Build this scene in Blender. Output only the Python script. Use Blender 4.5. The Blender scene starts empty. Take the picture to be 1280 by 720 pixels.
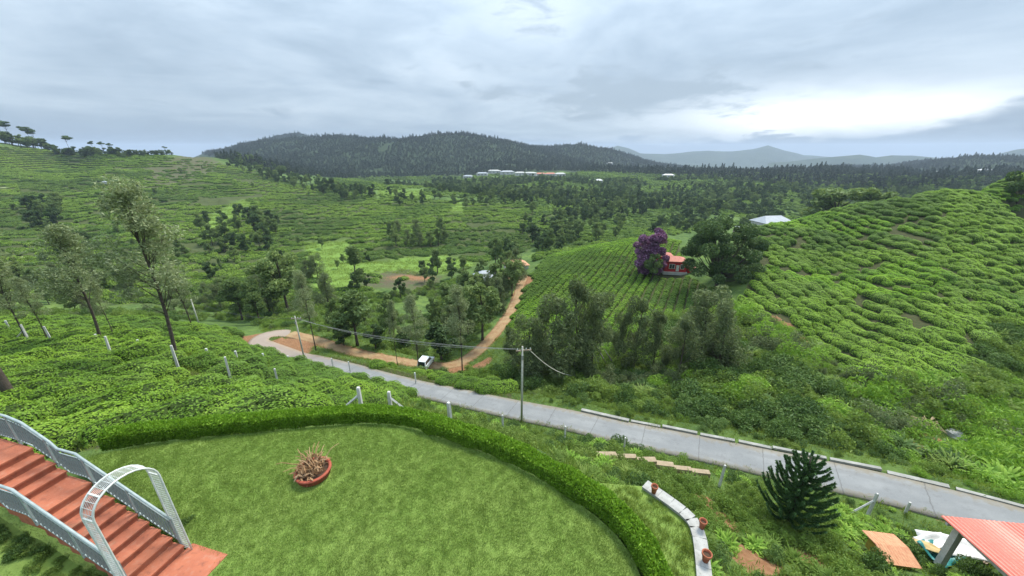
import bpy, math, random
import numpy as np
from mathutils import Vector, Matrix

# ------------------------------------------------------------------ camera, sky, sun, exposure
PITCH = math.radians(20.5); FPX = 462.0
CP, SP = math.cos(PITCH), math.sin(PITCH)
H = 10.0                       # camera height above the lawn (camera stands at z = 0)
S = 1.2                        # scale of everything beyond the lawn
sc = bpy.context.scene
cam = bpy.data.cameras.new('camera'); cam.sensor_width = 36.0; cam.lens = 36.0 * FPX / 1280.0
cam.clip_start = 0.1; cam.clip_end = 40000
camo = bpy.data.objects.new('camera', cam); sc.collection.objects.link(camo)
camo.rotation_euler = (math.pi / 2 - PITCH, 0, 0); sc.camera = camo
sc.render.engine = 'CYCLES'
sc.cycles.use_denoising = True
sc.cycles.max_bounces = 7; sc.cycles.diffuse_bounces = 4; sc.cycles.glossy_bounces = 2
sc.cycles.transmission_bounces = 3; sc.cycles.volume_bounces = 0; sc.cycles.transparent_max_bounces = 6
sc.cycles.caustics_reflective = False; sc.cycles.caustics_refractive = False
sc.view_settings.view_transform = 'Standard'; sc.view_settings.look = 'None'
sc.view_settings.gamma = 1.0; sc.view_settings.use_curve_mapping = False
sc.view_settings.exposure = 1.8

SUN_AZ, SUN_EL = math.radians(38), math.radians(58)
sd = bpy.data.lights.new('sun', 'SUN'); sd.energy = 1.5; sd.angle = math.radians(18); sd.color = (1.0, 0.94, 0.82)
so = bpy.data.objects.new('sun', sd); sc.collection.objects.link(so)
so.rotation_euler = Vector((math.sin(SUN_AZ) * math.cos(SUN_EL), math.cos(SUN_AZ) * math.cos(SUN_EL), math.sin(SUN_EL))).to_track_quat('Z', 'Y').to_euler()


class NT:
    """tiny helper to write node trees"""
    def __init__(self, tree): self.t = tree
    def n(self, typ, ins=None, **kw):
        x = self.t.nodes.new(typ)
        for k, v in kw.items(): setattr(x, k, v)
        for k, v in (ins or {}).items(): self.put(x, k, v)
        return x
    def put(self, node, k, v):
        s = node.inputs[k]
        if isinstance(v, bpy.types.NodeSocket): self.t.links.new(v, s)
        elif isinstance(v, bpy.types.Node): self.t.links.new(v.outputs[0], s)
        else: s.default_value = v
    def math(self, op, a, b=0.0, c=0.0, clamp=False):
        return self.n('ShaderNodeMath', {0: a, 1: b, 2: c}, operation=op, use_clamp=clamp).outputs[0]
    def mix(self, f, a, b, typ='MIX'):
        x = self.n('ShaderNodeMix', data_type='RGBA', blend_type=typ)
        self.put(x, 0, f); self.put(x, 6, a); self.put(x, 7, b)
        return x.outputs[2]
    def ramp(self, f, stops):
        x = self.n('ShaderNodeValToRGB', {0: f}); e = x.color_ramp.elements
        while len(e) < len(stops): e.new(0.5)
        for el, (p, c) in zip(e, stops):
            el.position = p; el.color = c if len(c) == 4 else (*c, 1)
        return x.outputs[0]
    def smooth(self, f, a, b):
        return self.n('ShaderNodeMapRange', {0: f, 1: a, 2: b, 3: 0.0, 4: 1.0}, interpolation_type='SMOOTHSTEP').outputs[0]
    def noise(self, vec, scale, detail=4, rough=0.55, dist=0.0):
        return self.n('ShaderNodeTexNoise', {'Vector': vec, 'Scale': scale, 'Detail': detail, 'Roughness': rough, 'Distortion': dist}).outputs[0]


def c(*v):
    return (*v, 1.0)


world = bpy.data.worlds.new('World'); sc.world = world; world.use_nodes = True
world.cycles.sampling_method = 'MANUAL'; world.cycles.sample_map_resolution = 512
w = NT(world.node_tree); w.t.nodes.clear()
sky = w.n('ShaderNodeTexSky', sky_type='NISHITA', sun_disc=False)
sky.sun_elevation = SUN_EL; sky.sun_rotation = SUN_AZ; sky.altitude = 2000.0
blue = w.mix(1.0, sky.outputs[0], c(0.10, 0.10, 0.10), 'MULTIPLY')
tc = w.n('ShaderNodeTexCoord')
sep = w.n('ShaderNodeSeparateXYZ', {0: tc.outputs['Generated']})
dx, dy, dz = sep.outputs
el = w.math('ARCSINE', dz); az = w.math('ARCTAN2', dx, dy)
zc = w.math('ADD', w.math('MAXIMUM', dz, 0.0), 0.10)
pl = w.n('ShaderNodeCombineXYZ', {0: w.math('DIVIDE', dx, zc), 1: w.math('DIVIDE', dy, zc), 2: 0.0})
ae = w.n('ShaderNodeCombineXYZ', {0: az, 1: w.math('MULTIPLY', el, 3.2), 2: 0.37})
D2R = math.pi / 180
n1 = w.noise(pl, 0.55, 7, 0.58, 0.5)            # broad layer seen in perspective
n2 = w.noise(ae, 3.6, 7, 0.55, 0.5)            # lumpier cloud bases
n3 = w.noise(ae, 11.0, 7, 0.6, 0.4)
mixn = w.math('ADD', w.math('MULTIPLY', n1, 0.6), w.math('MULTIPLY', n2, 0.4))
layer = w.ramp(mixn, [(0.36, (0.245, 0.315, 0.385)), (0.46, (0.315, 0.390, 0.465)), (0.55, (0.385, 0.462, 0.535)), (0.66, (0.47, 0.54, 0.605))])
# the bright break between the cloud deck and the bank that lies on the far hills
dn = w.math('MULTIPLY', w.math('SUBTRACT', n2, 0.5), 5 * D2R)
gel = w.math('DIVIDE', w.math('SUBTRACT', w.math('ADD', el, dn), 3.3 * D2R), 1.9 * D2R)
gaz = w.math('DIVIDE', w.math('SUBTRACT', az, 39 * D2R), 14 * D2R)
gap = w.math('EXPONENT', w.math('MULTIPLY', w.math('ADD', w.math('MULTIPLY', gel, gel), w.math('MULTIPLY', gaz, gaz)), -1.0))
gap2 = w.math('EXPONENT', w.math('MULTIPLY', w.math('ADD', w.math('MULTIPLY', w.math('MULTIPLY', gel, gel), 0.16), w.math('MULTIPLY', w.math('MULTIPLY', gaz, gaz), 0.30)), -1.0))
col = w.mix(w.math('MULTIPLY', gap2, 0.25), layer, c(0.74, 0.80, 0.86))
col = w.mix(w.math('MULTIPLY', gap, 1.05, clamp=True), col, c(0.98, 1.02, 1.04))
# ragged darker scud hanging under the deck
sa = w.math('DIVIDE', w.math('SUBTRACT', az, 20 * D2R), 16 * D2R)
se = w.math('DIVIDE', w.math('SUBTRACT', el, 7.3 * D2R), 3.0 * D2R)
sreg = w.math('EXPONENT', w.math('MULTIPLY', w.math('ADD', w.math('MULTIPLY', sa, sa), w.math('MULTIPLY', se, se)), -1.0))
scn = w.math('ADD', w.math('MULTIPLY', n2, 0.5), w.math('MULTIPLY', n3, 0.5))
scud = w.smooth(w.math('ADD', scn, w.math('MULTIPLY', sreg, 0.24)), 0.55, 0.69)
col = w.mix(w.math('MULTIPLY', scud, 0.85), col, c(0.27, 0.335, 0.395))
# cloud bank resting on the hills
line = w.math('ADD', w.math('ADD', 1.35 * D2R, w.math('MULTIPLY', w.smooth(az, 42 * D2R, 53 * D2R), 2.9 * D2R)),
              w.math('MULTIPLY', w.smooth(az, 4 * D2R, -14 * D2R), 1.5 * D2R))
line = w.math('ADD', line, w.math('MULTIPLY', w.math('ADD', w.math('SUBTRACT', n3, 0.5), w.math('MULTIPLY', w.math('SUBTRACT', n2, 0.5), 0.8)), 4.5 * D2R))
soft = w.math('ADD', w.math('ADD', 0.35 * D2R, w.math('MULTIPLY', w.smooth(az, 42 * D2R, 50 * D2R), 0.7 * D2R)), w.math('MULTIPLY', w.smooth(az, 6 * D2R, -10 * D2R), 1.6 * D2R))
bank = w.smooth(w.math('DIVIDE', w.math('SUBTRACT', line, el), soft), -1.0, 1.0)
bcol = w.mix(w.smooth(n3, 0.35, 0.65), c(0.185, 0.245, 0.325), c(0.25, 0.32, 0.405))
col = w.mix(w.math('MULTIPLY', bank, 0.92), col, bcol)
# a little of the clear sky shows through; overcast skies brighten towards the zenith
col = w.mix(0.05, col, blue)
lift = w.math('ADD', 0.92, w.math('MULTIPLY', w.math('MAXIMUM', dz, 0.0), 1.75)); lift = w.math('MULTIPLY', lift, 0.415)
bg = w.n('ShaderNodeBackground', {0: col, 1: lift})
w.n('ShaderNodeOutputWorld', {0: bg.outputs[0]})

# ------------------------------------------------------------------ geometry helpers
rng = np.random.default_rng(7); R = random.Random(7)
COL = sc.collection


def ray(u, v):
    x, y = (u - 640.0) / FPX, (v - 360.0) / FPX
    return np.array([x, CP - y * SP, -(SP + y * CP)])
def at(u, v, d): return ray(u, v) * d                        # d: distance along the view axis
def plane(u, v, z):
    r = ray(u, v); return r * (z / r[2])
def proj(P):
    P = np.atleast_2d(P); d = P[:, 1] * CP - P[:, 2] * SP
    dd = np.where(d > 0.05, d, 0.05)
    u = 640 + FPX * P[:, 0] / dd; v = 360 + FPX * (-P[:, 2] * CP - P[:, 1] * SP) / dd
    return np.where(d > 0.05, u, -9e3), v, d
def inpoly(px, py, poly):
    res = np.zeros(px.shape, bool); n = len(poly)
    for i in range(n):
        x1, y1 = poly[i]; x2, y2 = poly[(i + 1) % n]
        if y1 == y2: continue
        res ^= ((y1 > py) != (y2 > py)) & (px < (x2 - x1) * (py - y1) / (y2 - y1) + x1)
    return res
def polydist(px, py, line, closed=False):
    """distance to a polyline, and the height of its nearest point if it has one"""
    best = np.full(px.shape, 1e9); bz = np.zeros(px.shape)
    n = len(line)
    for i in range(n if closed else n - 1):
        a, b = line[i], line[(i + 1) % n]
        ex, ey = b[0] - a[0], b[1] - a[1]; L = ex * ex + ey * ey + 1e-9
        t = np.clip(((px - a[0]) * ex + (py - a[1]) * ey) / L, 0, 1)
        d = np.hypot(px - a[0] - t * ex, py - a[1] - t * ey)
        m = d < best; best = np.where(m, d, best)
        if len(a) > 2: bz = np.where(m, a[2] + t * (b[2] - a[2]), bz)
    return best, bz
def sstep(x): x = np.clip(x, 0, 1); return x * x * (3 - 2 * x)
def resample(line, step):
    line = np.array(line, float); out = [line[0]]
    for a, b in zip(line[:-1], line[1:]):
        k = max(1, int(np.linalg.norm(b - a) / step))
        out += [a + (b - a) * (j + 1) / k for j in range(k)]
    return np.array(out)
def smoothline(line, step, it=2):
    p = np.array(line, float)
    for _ in range(it):
        q = [p[0]]
        for a, b in zip(p[:-1], p[1:]): q += [a * .75 + b * .25, a * .25 + b * .75]
        p = np.array(q + [p[-1]])
    return resample(p, step)


# cheap tileable value noise for the terrain relief
_tab = rng.random((64, 64))
def vnoise(x, y):
    xi, yi = np.floor(x).astype(int), np.floor(y).astype(int); fx, fy = sstep(x - xi), sstep(y - yi)
    g = lambda a, b: _tab[a & 63, b & 63]
    return (g(xi, yi) * (1 - fx) + g(xi + 1, yi) * fx) * (1 - fy) + (g(xi, yi + 1) * (1 - fx) + g(xi + 1, yi + 1) * fx) * fy - 0.5
def fbm(x, y, o=4):
    return sum(vnoise(x * 2 ** k + 17 * k, y * 2 ** k + 31 * k) * 0.5 ** k for k in range(o))


class MB:
    """collects vertices and faces of one mesh"""
    def __init__(self): self.v = []; self.f = []; self.n = 0
    def add(self, V, F):
        self.v.append(np.asarray(V, float)); self.f += [[i + self.n for i in f] for f in F]; self.n += len(V); return self
    def box(self, c0, size, rz=0.0, M=None):
        x, y, z = [s / 2 for s in size]
        V = np.array([[a, b, d] for d in (-z, z) for a, b in ((-x, -y), (x, -y), (x, y), (-x, y))])
        if rz: V = V @ np.array([[math.cos(rz), math.sin(rz), 0], [-math.sin(rz), math.cos(rz), 0], [0, 0, 1]])
        if M is not None: V = V @ np.array(M).T
        return self.add(V + np.array(c0), [[3, 2, 1, 0], [4, 5, 6, 7], [0, 1, 5, 4], [1, 2, 6, 5], [2, 3, 7, 6], [3, 0, 4, 7]])
    def tube(self, path, rad, n=6, cap=True):
        P = np.array(path, float); k = len(P); rad = np.broadcast_to(np.asarray(rad, float), (k,))
        T = np.gradient(P, axis=0); T /= np.linalg.norm(T, axis=1)[:, None] + 1e-9
        ref = np.array([0, 0, 1.0]) if abs(T[0][2]) < 0.9 else np.array([1.0, 0, 0])
        V = []
        for p, t, r in zip(P, T, rad):
            a = np.cross(ref, t); a /= np.linalg.norm(a) + 1e-9; b = np.cross(t, a)
            for j in range(n):
                q = 2 * math.pi * j / n; V.append(p + r * (a * math.cos(q) + b * math.sin(q)))
        F = [[i * n + j, i * n + (j + 1) % n, (i + 1) * n + (j + 1) % n, (i + 1) * n + j] for i in range(k - 1) for j in range(n)]
        if cap: F += [list(range(n))[::-1], [(k - 1) * n + j for j in range(n)]]
        return self.add(V, F)
    def lathe(self, prof, n=20, c0=(0, 0, 0), cap=False):
        V = [[r * math.cos(2 * math.pi * j / n) + c0[0], r * math.sin(2 * math.pi * j / n) + c0[1], z + c0[2]] for r, z in prof for j in range(n)]
        F = [[i * n + j, i * n + (j + 1) % n, (i + 1) * n + (j + 1) % n, (i + 1) * n + j] for i in range(len(prof) - 1) for j in range(n)]
        if cap: F += [[(len(prof) - 1) * n + j for j in range(n)]]
        return self.add(V, F)
    def prism(self, poly, z0, z1):
        n = len(poly); V = [[p[0], p[1], z0] for p in poly] + [[p[0], p[1], z1] for p in poly]
        return self.add(V, [list(range(n))[::-1], [n + i for i in range(n)]] + [[i, (i + 1) % n, n + (i + 1) % n, n + i] for i in range(n)])
    def mesh(self, name, mat, smooth=False):
        m = bpy.data.meshes.new(name); m.from_pydata(np.concatenate(self.v).tolist(), [], self.f)
        if mat: m.materials.append(mat)
        if smooth: m.polygons.foreach_set('use_smooth', [True] * len(m.polygons))
        m.update(); return m
    def obj(self, name, mat, parent=None, loc=None, rz=0, smooth=False):
        o = bpy.data.objects.new(name, self.mesh(name, mat, smooth)); COL.objects.link(o)
        if loc is not None: o.location = loc
        o.rotation_euler.z = rz; o.parent = parent
        return o


def fastmesh(name, V, F, mat, smooth=False):
    V = np.ascontiguousarray(V, np.float32); F = np.ascontiguousarray(F, np.int32); k = F.shape[1]
    m = bpy.data.meshes.new(name); m.vertices.add(len(V)); m.vertices.foreach_set('co', V.ravel())
    m.loops.add(F.size); m.loops.foreach_set('vertex_index', F.ravel())
    m.polygons.add(len(F)); m.polygons.foreach_set('loop_start', np.arange(0, F.size, k, dtype=np.int32))
    m.polygons.foreach_set('loop_total', np.full(len(F), k, np.int32))
    if smooth: m.polygons.foreach_set('use_smooth', np.ones(len(F), bool))
    if mat: m.materials.append(mat)
    m.update(calc_edges=True); return m
def link(name, mesh, parent=None, loc=None):
    o = bpy.data.objects.new(name, mesh); COL.objects.link(o); o.parent = parent
    if loc is not None: o.location = loc
    return o
def tag(o, label=None, cat=None, group=None, kind=None):
    for k, v in (('label', label), ('category', cat), ('group', group), ('kind', kind)):
        if v: o[k] = v
    return o
def thing(name, label, cat, loc=(0, 0, 0), rz=0.0, group=None):
    o = bpy.data.objects.new(name, None); COL.objects.link(o); o.location = loc; o.rotation_euler.z = rz
    o.empty_display_size = 0.2
    return tag(o, label, cat, group)
def dup(root, loc, rz=0.0, scale=1.0, label=None, rx=0.0, ry=0.0):
    r = root.copy(); COL.objects.link(r); r.location = loc; r.rotation_euler = (rx, ry, rz)
    r.scale = (scale,) * 3 if np.isscalar(scale) else scale
    if label: r['label'] = label
    for ch in root.children:
        k = ch.copy(); COL.objects.link(k); k.parent = r
        for g in ch.children:
            q = g.copy(); COL.objects.link(q); q.parent = k
    return r


# ------------------------------------------------------------------ terrain: distances to points seen in the photograph
ctl = []      # (x, y, z)
def cp(*pts):
    for u, v, d in pts: ctl.append(at(u, v, d * S))
cp((-150, 500, 19), (-150, 440, 29), (-150, 400, 44), (0, 500, 18), (0, 450, 26), (0, 410, 38),
   (100, 530, 15.5), (100, 480, 20.5), (100, 440, 28), (100, 410, 40),
   (220, 500, 17), (222, 465, 23), (220, 430, 33), (220, 405, 48), (330, 500, 19), (349, 495, 24), (330, 460, 31), (318, 437, 48),
   (450, 515, 20), (440, 485, 31), (-150, 375, 78), (0, 385, 70), (100, 390, 75), (200, 385, 80), (300, 400, 78))
cp((640, 545, 26), (563, 525, 28), (703, 560, 24.5), (778, 568, 23), (900, 610, 20.5), (950, 700, 15.2), (1000, 665, 17.7),
   (1100, 690, 17.3), (1200, 690, 17.5), (1280, 720, 16.3), (1440, 720, 17))
road_px = [(330, 431, 27), (355, 440, 26.6), (373, 447, 26.3), (392, 450, 26), (415, 456, 25.7), (441, 462, 25.3), (467, 470, 24.8), (498, 478, 24.3),
           (525, 485, 23.9), (560, 492, 23.4), (600, 501, 22.8), (652, 512, 22.1), (709, 522.5, 21.5), (779, 539, 20.8), (830, 549, 20.4), (900, 563, 19.9),
           (957, 576, 19.4), (1035, 592, 18.9), (1100, 606, 18.5), (1190, 629, 18), (1280, 653, 17.5), (1400, 690, 17)]
road_c = [plane(u, v, -D * S) for u, v, D in road_px]
hair = [plane(322, 427, -27.0 * S), plane(330, 420, -27.2 * S), plane(345, 416.5, -27.5 * S), plane(362, 417, -27.9 * S)]
for p in road_c[::2]: ctl.append(p)
cp((1280, 600, 25), (1180, 545, 29), (1280, 540, 32), (1280, 480, 38), (1280, 420, 46), (1280, 350, 58), (1280, 290, 74), (1280, 230, 97), (1360, 217, 99),
   (1440, 560, 31), (1440, 400, 52), (1440, 300, 75), (1440, 198, 105),
   (1166, 500, 33), (1166, 472, 37), (1166, 400, 47), (1166, 320, 64), (1166, 250, 98), (1225, 240, 97.5), (1050, 510, 33), (1050, 470, 40), (1050, 420, 50),
   (1000, 370, 60), (1050, 320, 76), (1050, 268, 105), (950, 500, 34), (930, 450, 43), (930, 400, 56), (930, 340, 74), (955, 284, 100),
   (890, 362, 75), (842, 337, 92), (830, 305, 106), (785, 303, 114), (740, 310, 118), (690, 332, 104), (655, 358, 94), (640, 420, 62), (700, 400, 68),
   (700, 440, 52), (760, 460, 46), (850, 470, 42), (850, 420, 55), (800, 380, 72), (760, 340, 92))
cp((600, 480, 44), (533, 462, 55), (570, 460, 56), (610, 425, 65), (640, 385, 79), (470, 447, 52), (415, 432, 53), (360, 418, 57.5),
   (480, 400, 75), (400, 390, 75), (560, 400, 78), (450, 350, 115), (560, 350, 120), (600, 330, 140), (450, 300, 175), (560, 300, 185), (650, 300, 200), (705, 300, 195),
   (560, 270, 240), (650, 265, 270), (450, 260, 270), (440, 240, 330), (540, 240, 390), (620, 240, 430),
   (330, 380, 90), (300, 350, 115), (200, 350, 110), (100, 350, 105), (0, 350, 100), (-150, 350, 95), (0, 300, 150), (-150, 300, 140), (100, 300, 155), (200, 300, 160), (330, 300, 172),
   (330, 250, 270), (200, 250, 245), (100, 250, 230), (0, 250, 215), (-150, 250, 200), (-150, 210, 260), (0, 215, 280), (100, 215, 300), (200, 215, 330), (300, 215, 400),
   (-150, 168, 310), (0, 184, 340), (100, 190, 370), (200, 194, 420), (270, 199, 520), (380, 225, 450),
   (715, 260, 330), (780, 250, 400), (780, 232, 560), (650, 224, 650), (860, 262, 330), (870, 242, 450), (960, 240, 430), (1050, 247, 420), (1150, 238, 420), (1250, 228, 450),
   (1000, 224, 600), (1150, 222, 620), (1250, 219, 650), (1000, 214, 800), (1150, 214, 820), (1250, 214, 840), (850, 219, 700), (860, 213, 820), (790, 213, 800),
   (430, 214, 800), (500, 215, 800), (575, 216, 800), (690, 210, 900), (760, 213, 950), (575, 195, 1000), (575, 168, 1250), (430, 171, 1200), (500, 174, 1220),
   (640, 179, 1250), (690, 190, 1250), (760, 203, 1200), (365, 169, 1800), (300, 189, 1700), (335, 178, 1750), (395, 176, 1750))
def behind(u, *rd):                                        # ground hidden behind a crest: (ground distance, drop below the camera)
    q = ray(u, 250); a = math.atan2(q[0], q[1])
    for r, D in rd: ctl.append(np.array([math.sin(a) * r * S, math.cos(a) * r * S, -D * S]))
behind(1440, (190, 14), (280, 34)); behind(1280, (165, 20), (260, 36)); behind(1166, (165, 25), (250, 42)); behind(1050, (165, 33), (260, 47)); behind(955, (150, 36), (250, 47))
behind(842, (150, 34), (220, 45)); behind(760, (155, 38), (220, 46)); behind(690, (140, 38))
behind(-150, (500, 16), (900, 40)); behind(0, (520, 12), (900, 40)); behind(100, (560, 18), (1000, 45)); behind(200, (640, 24), (1000, 45)); behind(270, (760, 28), (1100, 40))
for u in (430, 500, 575, 640, 690): behind(u, (1700, -5), (2300, 45))
behind(365, (2600, 30)); behind(300, (2500, 40))
for u in (760, 860, 1000, 1150, 1250, 1400): behind(u, (1250, 78))
for u in range(-150, 1500, 150): behind(u, (3500, 135), (9000, 260))
for a in (-75, -105, -140, -180, 75, 105, 140, 180):
    for r, D in ((8, 10.6), (20, 11), (60, 14), (200, 22), (800, 40), (3000, 55), (9000, 60)):
        t = math.radians(a); ctl.append(np.array([math.sin(t) * r, math.cos(t) * r, -D]))
for u, v in ((300, 640), (500, 640), (700, 700), (480, 560), (640, 620), (150, 640), (640, 900)): ctl.append(plane(u, v, -H - 0.6))
C = np.array(ctl)
ct, cl = np.arctan2(C[:, 0], C[:, 1]), np.log(np.hypot(C[:, 0], C[:, 1])); ce = C[:, 2] / np.hypot(C[:, 0], C[:, 1])
KT = 2.2
def _k(d2): return 0.5 * d2 * np.log(d2 + 1e-12)
n_ = len(C); A = np.zeros((n_ + 3, n_ + 3))
A[:n_, :n_] = _k(((ct[:, None] - ct) * KT) ** 2 + (cl[:, None] - cl) ** 2) + np.eye(n_) * 0.0015
A[:n_, n_] = 1; A[:n_, n_ + 1] = ct; A[:n_, n_ + 2] = cl; A[n_:, :n_] = A[:n_, n_:].T
W = np.linalg.solve(A, np.concatenate([ce, np.zeros(3)]))
TH = np.concatenate([np.radians(np.arange(-180, -66, 6)), np.radians(np.arange(-66, 66.01, 0.28)), np.radians(np.arange(72, 181, 6))])
LR = np.linspace(math.log(3.0), math.log(11000.0), 500)
G = np.zeros((len(TH), len(LR)))
for i, t in enumerate(TH):
    G[i] = _k(((t - ct)[:, None] * KT) ** 2 + (LR[None] - cl[:, None]) ** 2).T @ W[:n_] + W[n_] + W[n_ + 1] * t + W[n_ + 2] * LR
GR = np.exp(LR)[None]; GX, GY = np.sin(TH)[:, None] * GR, np.cos(TH)[:, None] * GR
GZ = G * GR
# relief that grows with distance
GZ += fbm(GX / 9, GY / 9, 3) * np.clip(GR / 60, 0.15, 1) * 0.9 * sstep((GR - 14) / 20)
GZ += fbm(GX / 60, GY / 60, 4) * np.clip((GR - 120) / 300, 0, 1) * 7
GZ += fbm(GX / 300, GY / 300, 5) * np.clip((GR - 1050) / 600, 0, 1) * 42
# terrace steps on the far hillside, each riser facing the valley
TT = (GY * .93 - GX * .36) / 15.0 + 1.6 * fbm(GX / 70, GY / 70, 3)
GZ -= 1.5 * (TT - np.floor(TT)) * sstep((GR - 150) / 40) * sstep((560 - GR) / 60) * sstep((90 - GX) / 40)
# lawn platform, road bed, dirt track
lawn_px = [(262, 702), (244, 690), (200, 655), (150, 610), (104, 573), (150, 562), (200, 553), (262, 546), (330, 540), (390, 534), (430, 531), (462, 529.5), (490, 531), (515, 536), (560, 550),
           (600, 564), (640, 581), (680, 602), (715, 623), (745, 645), (770, 668), (790, 695), (805, 730), (815, 790)]
lawn = [plane(u, v, -H)[:2] for u, v in lawn_px]
lawn += [np.array([2.2, 1.0]), np.array([-6.6, 1.0])]
hedge_line = smoothline([plane(u, v, -H) for u, v in [(128, 563.5)] + lawn_px[6:-1]] + [plane(822, 850, -H)], 0.35, 2)
def road_edge(c0):
    c0 = np.array(c0); t = np.gradient(c0, axis=0); n = np.stack([-t[:, 1], t[:, 0]], 1); n /= np.linalg.norm(n, axis=1)[:, None]; return n
road_line = smoothline(hair[::-1] + road_c, 0.8, 2)
track_px = [(362, 417, 57.5), (395, 425, 56), (418, 433, 54), (450, 442, 53.5), (490, 449, 54), (525, 455, 55.5), (562, 458, 57), (588, 447, 59.5), (612, 425, 65), (628, 405, 71), (641, 385, 79), (648, 365, 88), (655, 345, 98)]
track_line = smoothline([at(u, v, d * S) for u, v, d in track_px], 1.0, 2)
d, bz = polydist(GX, GY, track_line); k = sstep(1 - (d - 1.7) / 4.0); GZ = GZ * (1 - k) + (bz - 0.06) * k
DTRACK = d
d, bz = polydist(GX, GY, road_line); k = sstep(1 - (d - 2.3) / 3.0); GZ = GZ * (1 - k) + (bz - 0.12) * k
DROAD = d
d, _ = polydist(GX, GY, [p for p in lawn], True); ins = inpoly(GX, GY, lawn); d = np.where(ins, 0, d)
k = sstep(1 - (d - 1.0) / 2.6); GZ = GZ * (1 - k) + (-H - 0.55) * k
# bank on which the staircase climbs, and the sunken strip beside it
def gsample(A2, x, y):
    x, y = np.asarray(x, float), np.asarray(y, float); t = np.arctan2(x, y); l = np.log(np.maximum(np.hypot(x, y), 3.01))
    i = np.clip(np.searchsorted(TH, t) - 1, 0, len(TH) - 2); j = np.clip(((l - LR[0]) / (LR[1] - LR[0])).astype(int), 0, len(LR) - 2)
    ft = (t - TH[i]) / (TH[i + 1] - TH[i]); fl = (l - LR[j]) / (LR[1] - LR[0])
    return (A2[i, j] * (1 - ft) + A2[i + 1, j] * ft) * (1 - fl) + (A2[i, j + 1] * (1 - ft) + A2[i + 1, j + 1] * ft) * fl
def gz(x, y): return gsample(GZ, x, y)
def ground(u, v, rmin=12.0):
    """first point of the terrain along a pixel's ray"""
    q = ray(u, v); q = q / np.hypot(q[0], q[1]); r = np.exp(np.linspace(math.log(rmin), math.log(9000), 1500))
    h = gz(q[0] * r, q[1] * r) - q[2] * r; m = np.nonzero(h >= 0)[0]
    if len(m) == 0: r0 = 3000.0
    else:
        i = m[0]; r0 = r[i] if i == 0 else r[i - 1] + (r[i] - r[i - 1]) * (-h[i - 1]) / (h[i] - h[i - 1])
    return np.array([q[0] * r0, q[1] * r0, gz(q[0] * r0, q[1] * r0)])

# ------------------------------------------------------------------ materials
def mat(name, build, disp=None):
    m = bpy.data.materials.new(name); m.use_nodes = True; t = NT(m.node_tree); t.t.nodes.clear()
    sh = build(t); out = t.n('ShaderNodeOutputMaterial'); t.t.links.new(sh, out.inputs[0]); return m
def pbsdf(t, col, rough=0.8, spec=0.3, bump=None, bs=0.3, bd=0.02, metal=0.0):
    ins = {'Base Color': col, 'Roughness': rough, 'Specular IOR Level': spec, 'Metallic': metal}
    if bump is not None: ins['Normal'] = t.n('ShaderNodeBump', {'Strength': bs, 'Distance': bd, 'Height': bump}).outputs[0]
    return t.n('ShaderNodeBsdfPrincipled', ins).outputs[0]
def noisy(name, a, b, scale=4.0, rough=0.8, spec=0.25, bs=0.4, bd=0.02, detail=6, third=None, metal=0.0, coord='Object'):
    def build(t):
        co = t.n('ShaderNodeTexCoord').outputs[coord]
        n = t.noise(co, scale, detail, 0.6); n2 = t.noise(co, scale * 6.3, 4, 0.6)
        col = t.mix(t.smooth(n, 0.3, 0.7), c(*a), c(*b))
        if third: col = t.mix(t.math('MULTIPLY', t.smooth(n2, 0.55, 0.75), 0.7), col, c(*third))
        return pbsdf(t, col, rough, spec, t.math('ADD', n, n2), bs, bd, metal)
    return mat(name, build)
def leafmat(name, dark, mid, light, trans=0.35, rough=0.55, inst=0.35, patch=None, fields=None):
    """leaf colour varies from leaf to leaf and from plant to plant"""
    def build(t):
        isl = t.n('ShaderNodeNewGeometry').outputs['Random Per Island']; ob = t.n('ShaderNodeObjectInfo').outputs['Random']
        f = t.math('ADD', t.math('MULTIPLY', isl, 1 - inst), t.math('MULTIPLY', ob, inst))
        col = t.ramp(f, [(0.08, dark), (0.5, mid), (0.92, light)])
        if patch:
            pos = t.n('ShaderNodeNewGeometry').outputs['Position']
            col = t.mix(t.smooth(t.noise(pos, patch[0], 3, 0.6), 0.42, 0.66), col, t.mix(0.65, col, c(*patch[1])))
        if fields:                                           # neighbouring plots were plucked at different times
            pos = t.n('ShaderNodeNewGeometry').outputs['Position']
            vo = t.n('ShaderNodeTexVoronoi', {'Vector': pos, 'Scale': fields}, voronoi_dimensions='2D').outputs['Color']
            f1 = t.n('ShaderNodeSeparateColor', {0: vo}).outputs[0]
            col = t.mix(t.math('MULTIPLY', t.smooth(f1, 0.55, 0.66), 0.55), col, c(0.25, 0.37, 0.06)); col = t.mix(t.math('MULTIPLY', t.smooth(f1, 0.42, 0.25), 0.55), col, c(0.075, 0.125, 0.04))
        a = t.n('ShaderNodeBsdfPrincipled', {'Base Color': col, 'Roughness': rough, 'Specular IOR Level': 0.12}).outputs[0]
        b = t.n('ShaderNodeBsdfTranslucent', {0: t.mix(0.5, col, c(mid[0] * 1.6, mid[1] * 1.5, mid[2] * 0.8))}).outputs[0]
        return t.n('ShaderNodeMixShader', {0: trans, 1: a, 2: b}).outputs[0]
    return mat(name, build)

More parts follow.
